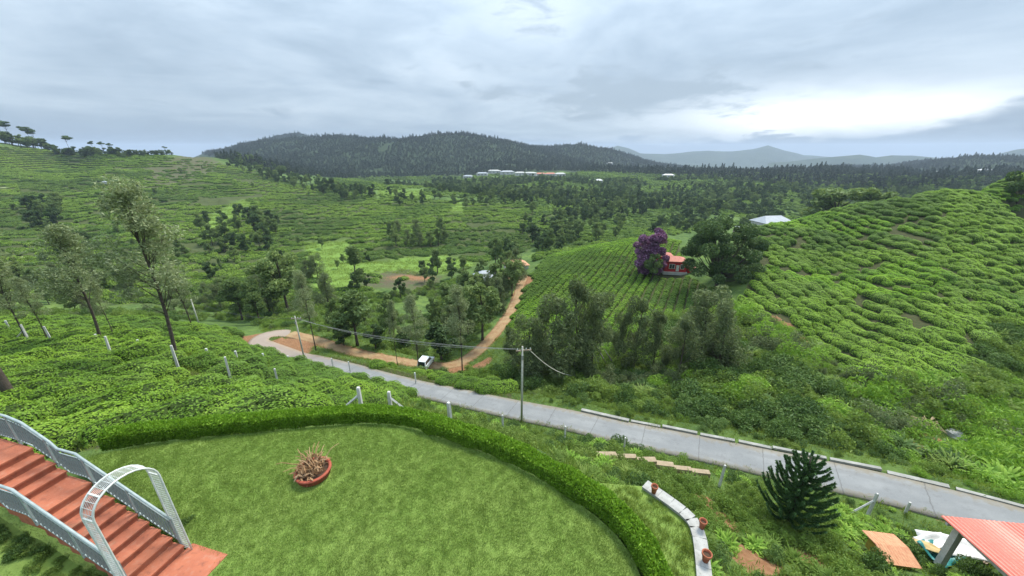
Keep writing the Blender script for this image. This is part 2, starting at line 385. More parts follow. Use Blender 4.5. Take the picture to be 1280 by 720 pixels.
M = {}
def terrain_build(t):
    pos = t.n('ShaderNodeNewGeometry').outputs['Position']
    at_ = lambda nm: t.n('ShaderNodeAttribute', attribute_name=nm).outputs['Fac']
    n1 = t.noise(pos, 0.035, 5, 0.6); n2 = t.noise(pos, 0.35, 5, 0.6); n3 = t.noise(pos, 3.0, 5, 0.65)
    g = t.mix(t.smooth(n1, 0.35, 0.65), c(0.075, 0.130, 0.034), c(0.12, 0.185, 0.046))
    g = t.mix(t.smooth(n2, 0.35, 0.7), g, c(0.045, 0.085, 0.026)); g = t.mix(t.math('MULTIPLY', t.smooth(n3, 0.45, 0.75), 0.5), g, c(0.12, 0.17, 0.05))
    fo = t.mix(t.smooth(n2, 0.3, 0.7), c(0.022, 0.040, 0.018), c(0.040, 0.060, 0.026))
    so_ = t.mix(t.smooth(n3, 0.3, 0.7), c(0.20, 0.098, 0.050), c(0.27, 0.155, 0.085)); so_ = t.mix(t.smooth(n2, 0.5, 0.8), so_, c(0.12, 0.075, 0.04))
    tea = t.mix(t.smooth(n3, 0.35, 0.7), c(0.040, 0.058, 0.022), c(0.085, 0.075, 0.036))
    fal = t.mix(t.smooth(n2, 0.3, 0.7), c(0.100, 0.080, 0.055), c(0.075, 0.105, 0.040))
    g = t.mix(at_('meadow'), g, t.mix(t.smooth(n3, 0.3, 0.7), c(0.125, 0.215, 0.042), c(0.165, 0.255, 0.055)))
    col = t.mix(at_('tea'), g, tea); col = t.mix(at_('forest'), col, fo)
    w_ = t.math('MULTIPLY', t.math('SUBTRACT', n3, 0.5), 1.2)
    col = t.mix(t.smooth(t.math('ADD', at_('fallow'), t.math('MULTIPLY', t.math('SUBTRACT', n2, 0.5), 1.2)), 0.35, 0.6), col, fal)
    col = t.mix(t.smooth(t.math('ADD', at_('soil'), w_), 0.35, 0.6), col, so_)
    return pbsdf(t, col, 0.95, 0.1, t.math('ADD', n3, t.math('MULTIPLY', n2, 3)), 0.6, 0.25)
M['terrain'] = mat('terrain', terrain_build)
def lawn_build(t):
    pos = t.n('ShaderNodeNewGeometry').outputs['Position']
    n1 = t.noise(pos, 0.5, 4, 0.6); n2 = t.noise(pos, 5.0, 5, 0.6)
    g = t.mix(t.smooth(n1, 0.35, 0.65), c(0.150, 0.235, 0.050), c(0.190, 0.270, 0.066)); g = t.mix(t.smooth(n2, 0.4, 0.75), g, c(0.14, 0.20, 0.048))
    return pbsdf(t, g, 0.95, 0.1, n2, 0.5, 0.03)
M['lawn'] = mat('lawn', lawn_build)
def road_build(t):
    pos = t.n('ShaderNodeNewGeometry').outputs['Position']
    n1 = t.noise(pos, 0.35, 5, 0.6); n2 = t.noise(pos, 2.2, 6, 0.65); n3 = t.noise(pos, 18, 4, 0.6)
    g = t.mix(t.smooth(n1, 0.3, 0.7), c(0.180, 0.190, 0.198), c(0.238, 0.247, 0.252)); g = t.mix(t.math('MULTIPLY', t.smooth(n2, 0.5, 0.75), 0.6), g, c(0.145, 0.15, 0.155))
    g = t.mix(t.math('MULTIPLY', t.smooth(n3, 0.5, 0.8), 0.35), g, c(0.31, 0.31, 0.305))
    e = t.n('ShaderNodeAttribute', attribute_name='edge').outputs['Fac']
    g = t.mix(t.math('MULTIPLY', t.smooth(t.math('ADD', e, t.math('MULTIPLY', t.math('SUBTRACT', n2, 0.5), 1.0)), 0.55, 0.95), 0.6), g, c(0.20, 0.165, 0.105))
    al = t.n('ShaderNodeAttribute', attribute_name='along').outputs['Fac']
    fr = t.math('ABSOLUTE', t.math('SUBTRACT', t.math('FRACT', t.math('DIVIDE', t.math('ADD', al, t.math('MULTIPLY', n2, 0.25)), 4.6)), 0.5))
    g = t.mix(t.math('MULTIPLY', t.smooth(fr, 0.488, 0.497), 0.55), g, c(0.085, 0.085, 0.08))
    tr = t.smooth(t.math('ABSOLUTE', t.math('SUBTRACT', e, 0.45)), 0.22, 0.05)
    g = t.mix(t.math('MULTIPLY', t.math('MULTIPLY', tr, t.smooth(n1, 0.35, 0.6)), 0.28), g, c(0.13, 0.13, 0.132))
    dr = t.n('ShaderNodeAttribute', attribute_name='dirt').outputs['Fac']
    g = t.mix(t.math('MULTIPLY', dr, 0.55), g, c(0.34, 0.24, 0.17))
    return pbsdf(t, g, 0.85, 0.3, t.math('ADD', n3, n2), 0.35, 0.02)
M['road'] = mat('road', road_build)
M['track'] = noisy('track', (0.33, 0.24, 0.135), (0.26, 0.155, 0.085), 0.7, 0.95, 0.1, 0.7, 0.08, third=(0.16, 0.15, 0.07))
M['concrete'] = noisy('concrete', (0.40, 0.40, 0.385), (0.28, 0.28, 0.265), 3.0, 0.9, third=(0.16, 0.165, 0.14))
M['pale_concrete'] = noisy('pale_concrete', (0.62, 0.62, 0.60), (0.48, 0.48, 0.455), 5.0, 0.85, third=(0.27, 0.27, 0.24))
def step_build(t):
    pos = t.n('ShaderNodeNewGeometry').outputs['Position']
    n1 = t.noise(pos, 1.1, 5, 0.6); n2 = t.noise(pos, 6.0, 6, 0.65); n3 = t.noise(pos, 26.0, 4, 0.6)
    g = t.mix(t.smooth(n1, 0.35, 0.65), c(0.43, 0.145, 0.080), c(0.345, 0.112, 0.066))
    g = t.mix(t.math('MULTIPLY', t.smooth(n2, 0.5, 0.72), 0.55), g, c(0.42, 0.215, 0.15)); g = t.mix(t.math('MULTIPLY', t.smooth(n2, 0.46, 0.30), 0.6), g, c(0.17, 0.07, 0.05))
    g = t.mix(t.math('MULTIPLY', t.smooth(n1, 0.58, 0.70), 0.45), g, c(0.14, 0.11, 0.07))
    return pbsdf(t, g, 0.8, 0.25, t.math('ADD', n3, n2), 0.35, 0.012)
M['terracotta_step'] = mat('terracotta_step', step_build)
M['terracotta'] = noisy('terracotta', (0.40, 0.13, 0.07), (0.30, 0.10, 0.055), 6.0, 0.85)
M['red_planter'] = noisy('red_planter', (0.36, 0.085, 0.05), (0.28, 0.07, 0.045), 6.0, 0.8, third=(0.40, 0.19, 0.13))
M['soil'] = noisy('soil', (0.05, 0.032, 0.022), (0.09, 0.055, 0.035), 9.0, 0.95)
M['rail_paint'] = noisy('rail_paint', (0.31, 0.37, 0.375), (0.23, 0.29, 0.295), 7.0, 0.45, 0.5, 0.1, 0.004)
M['bar_paint'] = noisy('bar_paint', (0.17, 0.21, 0.225), (0.115, 0.15, 0.165), 8.0, 0.5, 0.5, 0.1, 0.004)
M['white_paint'] = noisy('white_paint', (0.66, 0.68, 0.665), (0.50, 0.53, 0.515), 5.0, 0.5, 0.4, 0.1, 0.004, third=(0.36, 0.36, 0.33))
M['dry'] = leafmat('dry', (0.16, 0.085, 0.045), (0.36, 0.22, 0.12), (0.52, 0.38, 0.24), 0.15, 0.8)
M['bark'] = noisy('bark', (0.105, 0.085, 0.07), (0.055, 0.045, 0.038), 5.0, 0.95, 0.1, 0.8, 0.03, third=(0.17, 0.155, 0.14))
M['palebark'] = noisy('palebark', (0.36, 0.33, 0.29), (0.23, 0.205, 0.18), 4.0, 0.9, 0.1, 0.5, 0.02)
M['wood'] = noisy('wood', (0.34, 0.27, 0.20), (0.22, 0.17, 0.125), 5.0, 0.85)
M['pole'] = noisy('pole', (0.50, 0.50, 0.44), (0.38, 0.38, 0.33), 3.0, 0.85)
M['dark_metal'] = noisy('dark_metal', (0.055, 0.055, 0.06), (0.03, 0.03, 0.035), 6.0, 0.5, 0.5)
M['glass'] = mat('glass', lambda t: pbsdf(t, c(0.02, 0.027, 0.033), 0.08, 0.6))
M['grass'] = leafmat('grass', (0.111, 0.191, 0.038), (0.17, 0.27, 0.055), (0.249, 0.348, 0.089), 0.40, 0.6, 0.08, patch=(0.35, (0.165, 0.235, 0.06)))
M['wild'] = leafmat('wild', (0.091, 0.157, 0.028), (0.171, 0.252, 0.048), (0.305, 0.336, 0.085), 0.40, 0.6)
M['hedge'] = leafmat('hedge', (0.086, 0.177, 0.017), (0.16, 0.31, 0.028), (0.267, 0.434, 0.052), 0.40, 0.5, 0.0)
M['tea'] = leafmat('tea', (0.089, 0.173, 0.02), (0.179, 0.313, 0.034), (0.298, 0.449, 0.057), 0.30, 0.45, 0.5, patch=(0.055, (0.10, 0.19, 0.045)))
M['tea2'] = leafmat('tea2', (0.11, 0.236, 0.016), (0.214, 0.407, 0.026), (0.35, 0.563, 0.042), 0.30, 0.45, 0.55, patch=(0.09, (0.09, 0.19, 0.035)), fields=0.05)
M['teafar'] = leafmat('teafar', (0.093, 0.175, 0.029), (0.175, 0.287, 0.045), (0.288, 0.411, 0.068), 0.25, 0.6, 0.6, patch=(0.018, (0.065, 0.135, 0.04)), fields=0.028)
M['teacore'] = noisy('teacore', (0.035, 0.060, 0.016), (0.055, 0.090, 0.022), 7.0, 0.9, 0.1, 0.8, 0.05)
M['oak'] = leafmat('oak', (0.1, 0.14, 0.07), (0.215, 0.27, 0.135), (0.42, 0.47, 0.28), 0.35, 0.6, 0.12)
M['valley'] = leafmat('valley', (0.091, 0.145, 0.055), (0.16, 0.232, 0.08), (0.282, 0.356, 0.127), 0.32, 0.6, 0.45)
M['darktree'] = leafmat('darktree', (0.037, 0.07, 0.029), (0.073, 0.125, 0.046), (0.138, 0.206, 0.072), 0.28, 0.5, 0.35)
M['wattle'] = leafmat('wattle', (0.066, 0.096, 0.046), (0.126, 0.168, 0.074), (0.222, 0.27, 0.127), 0.32, 0.65, 0.25)
M['forestleaf'] = leafmat('forestleaf', (0.026, 0.042, 0.03), (0.046, 0.066, 0.044), (0.08, 0.105, 0.066), 0.15, 0.7, 0.55)
M['shrub'] = leafmat('shrub', (0.085, 0.146, 0.034), (0.159, 0.241, 0.056), (0.268, 0.353, 0.09), 0.38, 0.5, 0.5, patch=(0.10, (0.15, 0.26, 0.045)))
M['shrubdark'] = leafmat('shrubdark', (0.041, 0.083, 0.024), (0.086, 0.154, 0.042), (0.149, 0.231, 0.066), 0.3, 0.5, 0.4)
M['bamboo'] = leafmat('bamboo', (0.098, 0.198, 0.025), (0.19, 0.341, 0.048), (0.333, 0.495, 0.085), 0.35, 0.5, 0.3)
M['conifer'] = leafmat('conifer', (0.035, 0.085, 0.032), (0.068, 0.145, 0.05), (0.13, 0.235, 0.085), 0.15, 0.5, 0.0)
M['bougain'] = leafmat('bougain', (0.1, 0.04, 0.1), (0.21, 0.095, 0.205), (0.34, 0.2, 0.33), 0.25, 0.6, 0.0)

# ------------------------------------------------------------------ land cover on the terrain
def cover(polys, dmin, dmax, blur=0):
    u, v, d = proj(np.stack([GX.ravel(), GY.ravel(), GZ.ravel()], 1)); k = np.zeros(u.shape)
    for p in polys: k = np.maximum(k, inpoly(u, v, p) & (d > dmin * S) & (d < dmax * S))
    k = k.reshape(GX.shape).astype(float)
    for _ in range(blur):
        for ax in (0, 1): k = (np.roll(k, 1, ax) + k + np.roll(k, -1, ax)) / 3
    return k
TEA_L = [(-260, 560), (-260, 392), (0, 403), (150, 402), (300, 415), (318, 440), (360, 455), (440, 475), (505, 484), (512, 500), (490, 512), (420, 520), (330, 528), (200, 545), (90, 566), (0, 585)]
TEA_L2 = [(398, 452), (420, 446), (520, 468), (640, 488), (640, 498), (520, 476), (440, 460)]
TEA_R = [(925, 385), (945, 330), (935, 295), (955, 276), (1060, 250), (1166, 234), (1280, 214), (1480, 175), (1480, 420), (1330, 440), (1250, 405), (1195, 475), (1140, 492), (1075, 470), (985, 415)]
TEA_M = [(640, 445), (632, 400), (655, 352), (690, 316), (780, 284), (850, 280), (850, 340), (900, 370), (930, 385), (870, 395), (800, 400), (745, 430), (700, 440)]
TEAMASK = np.maximum(cover([TEA_L, TEA_L2], 10, 62), cover([TEA_R, TEA_M], 30, 135))
HILL = [(-260, 340), (-260, 175), (0, 184), (100, 190), (200, 195), (300, 208), (380, 232), (470, 250), (640, 256), (690, 266), (700, 290), (660, 312), (600, 330), (560, 345), (470, 360), (420, 372), (340, 382), (200, 385), (0, 385), (-260, 360)]
HILLMASK = .75 * cover([HILL], 84, 520, 2)
sp = [ground(u, v) for u, v in ((505, 505), (700, 566), (740, 572), (880, 625), (905, 650), (945, 705), (960, 715), (372, 440), (352, 428), (358, 432), (314, 424), (575, 462), (600, 455),
                                 (985, 408), (965, 398), (1005, 425), (1090, 460), (1150, 560), (1165, 550), (655, 350), (640, 345), (1010, 700), (380, 432), (240, 505), (360, 505))]
rad_ = [1.2, 1.3, 1.2, .8, .9, 1.5, 1.2, 2.6, 2.8, 3, 3, 2.5, 2.5, 1.3, 1.5, 1.2, 1.4, 1.2, 1.5, 4, 4, 1.0, 2.4, .8, 1.2]
SOIL = np.zeros(GX.shape)
for p, r_ in zip(sp, rad_): SOIL = np.maximum(SOIL, sstep(1.35 - np.hypot(GX - p[0], GY - p[1]) / r_))
SOIL = np.maximum(SOIL, sstep(1.25 - DTRACK / 1.7)); SOIL = np.maximum(SOIL, 0.45 * sstep(1.3 - DROAD / 2.4))
SOIL = np.maximum(SOIL, .75 * cover([[(470, 347), (500, 343), (552, 346), (540, 351), (480, 351)]], 80, 200, 3))
FALLOW = .8 * cover([[(175, 205), (240, 192), (285, 203), (240, 232), (180, 238)], [(440, 345), (500, 335), (560, 345), (540, 365), (460, 360)]], 80, 500, 9)
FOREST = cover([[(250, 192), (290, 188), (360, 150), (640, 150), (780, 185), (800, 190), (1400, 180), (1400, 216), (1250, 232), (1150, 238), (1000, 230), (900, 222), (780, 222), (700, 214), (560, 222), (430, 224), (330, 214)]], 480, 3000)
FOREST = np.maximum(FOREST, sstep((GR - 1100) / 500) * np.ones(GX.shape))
MEADOW = cover([[(378, 302), (436, 299), (442, 330), (500, 322), (560, 318), (600, 330), (545, 346), (470, 342), (440, 358), (400, 374), (384, 345)], [(470, 236), (535, 238), (540, 249), (475, 248)], [(560, 250), (578, 250), (582, 266), (562, 266)], [(250, 300), (262, 268), (300, 250), (318, 252), (275, 300)]], 84, 520, 1)
nt, nr = GX.shape
idx = np.arange(nt * nr).reshape(nt, nr)
F = np.stack([idx[:-1, :-1], idx[:-1, 1:], idx[1:, 1:], idx[1:, :-1]], -1).reshape(-1, 4)
tm = fastmesh('terrain', np.stack([GX, GY, GZ], -1).reshape(-1, 3), F[:, ::-1], M['terrain'], True)
for nm, A2 in (('meadow', MEADOW), ('tea', np.maximum(TEAMASK, HILLMASK * (1 - MEADOW))), ('soil', SOIL), ('fallow', FALLOW), ('forest', FOREST)):
    tm.attributes.new(nm, 'FLOAT', 'POINT').data.foreach_set('value', A2.ravel().astype(np.float32))
tag(link('terrain', tm), kind='structure')

# distant mountain ranges, each a ridge with slopes on both sides
def ridge(name, pts, base, wid, seed):
    L = resample(np.array([at(u, v, d) for u, v, d in pts]), 60); n = len(L); k = 15
    dirs = L[:, :2] / np.linalg.norm(L[:, :2], axis=1)[:, None]; V = []
    for j in range(k):
        s = (j / (k - 1)) * 2 - 1; q = L.copy(); q[:, :2] += dirs * s * wid
        nz = fbm(q[:, 0] / 420 + seed, q[:, 1] / 420, 5)
        q[:, 2] = base + (L[:, 2] - base) * (1 - abs(s)) ** 1.25 + nz * 130 * min(1.0, 0.12 + abs(s) * 2) * (1 - abs(s) * 0.7); V.append(q)
    V = np.stack(V, 0); ii = np.arange(k * n).reshape(k, n)
    F = np.stack([ii[:-1, :-1], ii[:-1, 1:], ii[1:, 1:], ii[1:, :-1]], -1).reshape(-1, 4)
    return tag(link(name, fastmesh(name, V.reshape(-1, 3), F, M['mount'], True)), kind='structure')
M['mount'] = noisy('mount', (0.03, 0.048, 0.03), (0.05, 0.07, 0.038), 0.006, 0.95, 0.05, 0.6, 20, third=(0.07, 0.085, 0.05))
ridge('distant_mountain', [(600, 200, 5200), (690, 194, 5200), (735, 190.5, 5200), (757, 187, 5200), (772, 182, 5200), (786, 186, 5200), (800, 192, 5200), (830, 193, 5200), (860, 190, 5200), (885, 188, 5200), (915, 189, 5200),
                           (940, 187, 5200), (960, 182, 5200), (980, 188, 5200), (1005, 194, 5200), (1040, 196, 5200), (1100, 199, 5200), (1250, 204, 5200), (1400, 204, 5200)], -260, 1500, 3)
ridge('distant_hill', [(960, 204, 3300), (1010, 199, 3300), (1050, 195, 3300), (1075, 193, 3300), (1095, 196, 3300), (1115, 193, 3300), (1140, 194, 3300), (1170, 198, 3300), (1210, 200, 3300), (1240, 195, 3300), (1270, 188, 3300), (1310, 183, 3300), (1400, 180, 3300), (1500, 186, 3300)], -220, 900, 9)

# ------------------------------------------------------------------ lawn, road, track
tag(MB().prism([tuple(p) for p in lawn], -H - 1.6, -H).obj('lawn', M['lawn']), kind='structure')
def ribbon(name, line, w0, w1, m, cols=7, z=None, thick=0.15, shape=None):
    n = road_edge(line); k = len(line); V = []
    for j in range(cols):
        s = j / (cols - 1); off = -w0 + s * (w0 + w1); q = np.array(line); q[:, :2] += n * off
        if shape is not None: q[:, 2] += shape[j]
        V.append(q)
    for off in (w1, -w0):
        q = np.array(line); q[:, :2] += n * off; q[:, 2] -= thick; V.append(q)
    order = list(range(cols + 2)); V = np.stack([V[i] for i in order], 1); ii = np.arange(k * (cols + 2)).reshape(k, cols + 2)
    F = []
    for a, b in [(j, j + 1) for j in range(cols - 1)] + [(cols - 1, cols), (cols + 1, 0)]:
        F.append(np.stack([ii[:-1, a], ii[1:, a], ii[1:, b], ii[:-1, b]], -1))
    me = fastmesh(name, V.reshape(-1, 3), np.concatenate(F)[:, ::-1], m, True)
    e = np.tile(np.concatenate([np.abs(np.linspace(-1, 1, cols)), [1, 1]]), (k, 1))
    me.attributes.new('edge', 'FLOAT', 'POINT').data.foreach_set('value', e.ravel().astype(np.float32))
    al = np.repeat(np.concatenate([[0], np.cumsum(np.linalg.norm(np.diff(np.array(line), axis=0), axis=1))])[:, None], cols + 2, 1)
    me.attributes.new('along', 'FLOAT', 'POINT').data.foreach_set('value', al.ravel().astype(np.float32))
    u, _, _ = proj(line); dd = np.repeat(np.clip((430 - u) / 80, 0, 1)[:, None], cols + 2, 1)
    me.attributes.new('dirt', 'FLOAT', 'POINT').data.foreach_set('value', dd.ravel().astype(np.float32))
    return tag(link(name, me), kind='structure')
ribbon('road', road_line, 1.75, 1.45, M['road'])
tl = np.array(track_line); tl[:, 2] += 0.05
tl[:, 0] += fbm(tl[:, 1] / 5, tl[:, 0] / 5, 2) * 0.5
ribbon('dirt_track', tl, 1.15, 1.15, M['track'], 9, shape=[-.12, -.02, -.05, 0.02, 0.06, 0.02, -.05, -.02, -.12])
tag(bpy.data.objects['dirt_track'], kind='structure')

# kerb slabs along the far side of the road
M['kerb'] = noisy('kerb', (0.36, 0.36, 0.34), (0.24, 0.24, 0.225), 1.3, 0.9, third=(0.20, 0.21, 0.17))
ks = thing('kerb_wall', 'broken line of pale concrete kerb slabs along the far side of the road', 'kerb')
un, _, _ = proj(road_line); nn = road_edge(road_line)
i0, i1 = int(np.argmin(abs(un - 716))), int(np.argmin(abs(un - 1330)))
i = i0; first = None
while i < i1 - 4:
    ln = R.choice([3, 3, 4, 4]); a, b = road_line[i], road_line[i + ln]
    uu = un[i]; hgt = R.uniform(0.13, 0.22) if uu < 1060 else R.uniform(0.10, 0.13)
    off = 1.60 + R.uniform(0, 0.16); mid = (a + b) / 2 + np.array([*(nn[i + ln // 2] * off), hgt / 2 - 0.05])
    v = b - a; L = np.linalg.norm(v) * R.uniform(0.93, 0.985)
    if R.random() > -1:
        X = Vector(v).normalized(); Y = Vector((0, 0, 1)).cross(X).normalized(); Z = X.cross(Y)
        q = Matrix(((X.x, Y.x, Z.x), (X.y, Y.y, Z.y), (X.z, Y.z, Z.z))) @ Matrix.Rotation(R.uniform(-0.03, 0.03), 3, 'Z') @ Matrix.Rotation(R.uniform(-0.07, 0.07), 3, 'X')
        MB().box((0, 0, 0), (L, R.uniform(0.26, 0.36), hgt), M=q).obj('slab', M['kerb'], ks, mid)
    i += ln

# ------------------------------------------------------------------ staircase, railings, arch
B0 = plane(231, 688, -H); M0 = plane(102, 600, -H + 1.67)
dr = (M0 - B0)[:2]; run9 = np.linalg.norm(dr); dr = dr / run9; pp = np.array([dr[1], -dr[0]])
if pp[1] > 0: pp = -pp
rise, run, SW = 1.67 / 9, run9 / 9, 1.02
ang = math.atan2(dr[1], dr[0])
st = thing('staircase', 'terracotta red tiled garden stairs climbing from the lawn between two grey railings', 'stairs', (B0[0], B0[1], -H), ang)
sgn = 1 if (pp @ np.array([-dr[1], dr[0]])) > 0 else -1      # local +y is the left normal of the climb direction
levels = []                                                  # (x0, x1, z) in the stairs' own frame
for k in range(8): levels.append((k * run, (k + 1) * run, (k + 1) * rise, 'step'))
x = 8 * run; levels.append((x, x + 0.85, 9 * rise, 'landing')); x += 0.85
for k in range(3): levels.append((x, x + run, (10 + k) * rise, 'step')); x += run
levels.append((x, x + 3.2, 13 * rise, 'landing')); XT = x
for x0, x1, z1, nm in levels:
    lip = 0.02; yc = sgn * SW / 2
    b = MB().box(((x0 + x1) / 2, yc, z1 - 0.24), (x1 - x0, SW - 0.006, 0.42))
    b.box(((x0 + x1) / 2 - lip, yc, z1 - 0.0265), (x1 - x0 + lip * 1.0, SW + 0.03, 0.05))
    b.obj(nm, M['terracotta_step'], st)
MB().box((-0.62, sgn * SW / 2 - sgn * 0.02, -0.03), (1.2, SW + 0.35, 0.10)).obj('landing', M['terracotta_step'], st)
def nose(x):
    """height of the walking line in the stairs' frame"""
    if x <= 0: return 0.0
    if x <= 8 * run: return x / run * rise + rise * 0.5
    if x <= 8 * run + 0.85: return 9 * rise
    if x <= XT: return 9 * rise + (x - 8 * run - 0.85) / run * rise + rise * 0.5
    return 13 * rise
def railing(yy, x0, label):
    t = thing('stair_railing', label, 'railing', (B0[0], B0[1], -H), ang, 'railings of the garden stairs')
    xs = [x0] + [q for q in (8 * run, 8 * run + 0.85, XT) if q > x0] + [XT + 3.1]
    top = lambda q, h: (q, yy, nose(q) + h)
    xs2 = []
    for a, b in zip(xs[:-1], xs[1:]): xs2 += [a + (b - a) * j / 6 for j in range(6)]
    xs2.append(xs[-1])
    MB().tube([top(q, 0.90) for q in xs2], 0.034, 8).obj('top_rail', M['rail_paint'], t, smooth=True)
    MB().tube([top(q, 0.76) for q in xs2], 0.014, 6).obj('middle_rail', M['rail_paint'], t, smooth=True)
    MB().tube([top(q, 0.10) for q in xs2], 0.018, 6).obj('bottom_rail', M['rail_paint'], t, smooth=True)
    pm = MB().box((0, 0, 0.41), (0.05, 0.05, 0.96)).mesh('post', M['rail_paint'])
    bm_ = MB().box((0, 0, 0.43), (0.018, 0.032, 0.68)).mesh('baluster', M['bar_paint'])
    q = x0 + 0.03
    npost = 7; px_ = [x0 + 0.03 + (XT + 3.0 - x0) * j / (npost - 1) for j in range(npost)]
    for p_ in px_: link('post', pm, t, (p_, yy, nose(p_)))
    while q < XT + 3.05:
        q += 0.105
        if min(abs(q - p_) for p_ in px_) > 0.05: link('baluster', bm_, t, (q, yy, nose(q)))
    return t
railing(-sgn * 0.05, 0.10, 'grey metal stair railing on the side of the round planter lawn')
railing(sgn * (SW + 0.05), 0.10, 'grey metal stair railing on the side of the small lower lawn patch')
ar = thing('garden_arch', 'white wire mesh garden arch standing over the foot of the red stairs', 'arch', (B0[0], B0[1], -H), ang)
bw = 0.36; shz = 2.62; y0, y1 = -sgn * 0.06, sgn * (SW + 0.16); yc = (y0 + y1) / 2; rr = abs(y1 - y0) / 2
prof = [(y0, 0.0)] + [(y0, shz * j / 8) for j in range(1, 9)] + [(yc + (y0 - yc) * math.cos(a), shz + rr * 0.92 * math.sin(a)) for a in np.linspace(0, math.pi, 15)[1:-1]] + [(y1, shz * (8 - j) / 8) for j in range(9)]
for xo in (-bw / 2, bw / 2):
    MB().tube([(xo, y, z) for y, z in prof], 0.021, 7).obj('arch_bar', M['white_paint'], ar, smooth=True)
wm = MB(); pr = resample(np.array([(0, y, z) for y, z in prof]), 0.075)
for p_ in pr: wm.tube([p_ + np.array([-bw / 2, 0, 0]), p_ + np.array([bw / 2, 0, 0])], 0.0055, 4, False)
for xo in np.linspace(-bw / 2, bw / 2, 9)[1:-1]: wm.tube([p_ + np.array([xo, 0, 0]) for p_ in pr], 0.0055, 4, False)
wm.obj('wire_mesh', M['white_paint'], ar)
for j in (8, 12, 18, 22):
    y, z = prof[j]; MB().box((0, y, z), (bw, 0.03, 0.03)).obj('cross_bar', M['white_paint'], ar)
# sloping lower lawn beside the stairs
gxs, gys = np.linspace(-1.5, 10, 40), np.linspace(0.08, 7, 26)
def bank_z(x, y): return max(0.0, nose(x) - 0.30) * 0.9 - 0.30 - 0.10 * max(0, y - 1.5) + (0.0 if x > .5 else -.25)
def st2w(x, y, z=0.0):
    """stairs frame (y counted outwards from the lower railing) to world"""
    q = B0[:2] + dr * x + pp * (SW + y); return np.array([q[0], q[1], -H + z])
V = np.array([st2w(a_, b_, bank_z(a_, b_) + .05 * vnoise(np.array(a_ * 2), np.array(b_ * 2))) for a_ in gxs for b_ in gys]); ii = np.arange(len(V)).reshape(40, 26)
tag(link('lower_lawn', fastmesh('lower_lawn', V, np.stack([ii[:-1, :-1], ii[:-1, 1:], ii[1:, 1:], ii[1:, :-1]], -1).reshape(-1, 4), M['lawn'], True)), kind='structure')
e0, e1 = st2w(.45, .75, bank_z(.6, .75) + .02), st2w(.30, 1.9, bank_z(.6, 1.9) + .02)
v_ = (e1 - e0)[:2]
tag(MB().box((0, 0, -0.25), (np.linalg.norm(v_), 0.16, .7)).obj('edging_stone', M['pale_concrete'], None, (e0 + e1) / 2, math.atan2(v_[1], v_[0])), 'pale concrete edging block at the corner of lower lawn patch by stairs', 'edging')

# ------------------------------------------------------------------ planter with a dead plant, wall with clay pots
pc = plane(393, 594, -H); PR = 0.52
t = thing('round_planter', 'low round red clay planter standing alone on the lawn', 'planter', pc)
MB().lathe([(PR - .07, 0.0), (PR - .02, 0.05), (PR, 0.18), (PR + .03, 0.20), (PR + .03, 0.26), (PR - .05, 0.265), (PR - .07, 0.16)], 32).obj('ring', M['red_planter'], t, smooth=True)
MB().lathe([(PR - .06, 0.17), (PR * .5, 0.20), (0.02, 0.21)], 24, cap=True).obj('soil', M['soil'], t, smooth=True)
t = thing('dead_plant', 'dried brown dead plant with limp stalks lying over the red planter', 'plant', (pc[0], pc[1], pc[2] + 0.18)); t.scale = (1.0, 1.0, .85)
def kites(Cn, a, b, size, aspect):
    """leaf-shaped quads: centres, unit axis, unit side"""
    s = np.asarray(size)[:, None] if np.ndim(size) else size
    V = np.stack([Cn - a * s * .5, Cn + b * s * aspect * .5 + a * s * .05, Cn + a * s * .5, Cn - b * s * aspect * .5 + a * s * .05], 1)
    return V.reshape(-1, 3), np.arange(len(Cn) * 4).reshape(-1, 4)
def unit(v): return v / (np.linalg.norm(v, axis=-1, keepdims=True) + 1e-9)
def leaves(Cn, size, aspect=0.4, nrm=None, flat=0.6):
    n = len(Cn); q = unit(rng.normal(size=(n, 3)))
    if nrm is not None: q = unit(q * (1 - flat) + nrm * flat)
    a = unit(np.cross(q, rng.normal(size=(n, 3)))); b = np.cross(q, a)
    return kites(Cn, a, b, size, aspect)
for k in range(44):
    a = R.uniform(0, 6.28); r0 = R.uniform(0, .30); bx, by = r0 * math.cos(a), r0 * math.sin(a)
    a2 = R.gauss(math.radians(150), 0.9); L = R.uniform(0.35, 0.85); P = []
    for j in range(7):
        s = j / 6; P.append((bx + math.cos(a2) * L * (s ** 1.4) * .8, by + math.sin(a2) * L * (s ** 1.4) * .8, L * 1.05 * math.sin(min(s * R.uniform(1.5, 2.0), 2.2)) * .8))
    MB().tube(P, [0.020 * (1 - .6 * j / 6) for j in range(7)], 5).obj('stalk', M['dry'], t)
Cn = np.stack([rng.normal(-.12, .26, 420), rng.normal(0, .24, 420), np.abs(rng.normal(.16, .19, 420))], 1); Cn = Cn[np.hypot(Cn[:, 0], Cn[:, 1]) + .6 * Cn[:, 2] < .62]
tag(link('dry_leaves', fastmesh('dry_leaves', *leaves(Cn, rng.uniform(.12, .34, len(Cn)), .24), M['dry']), t), kind='stuff')

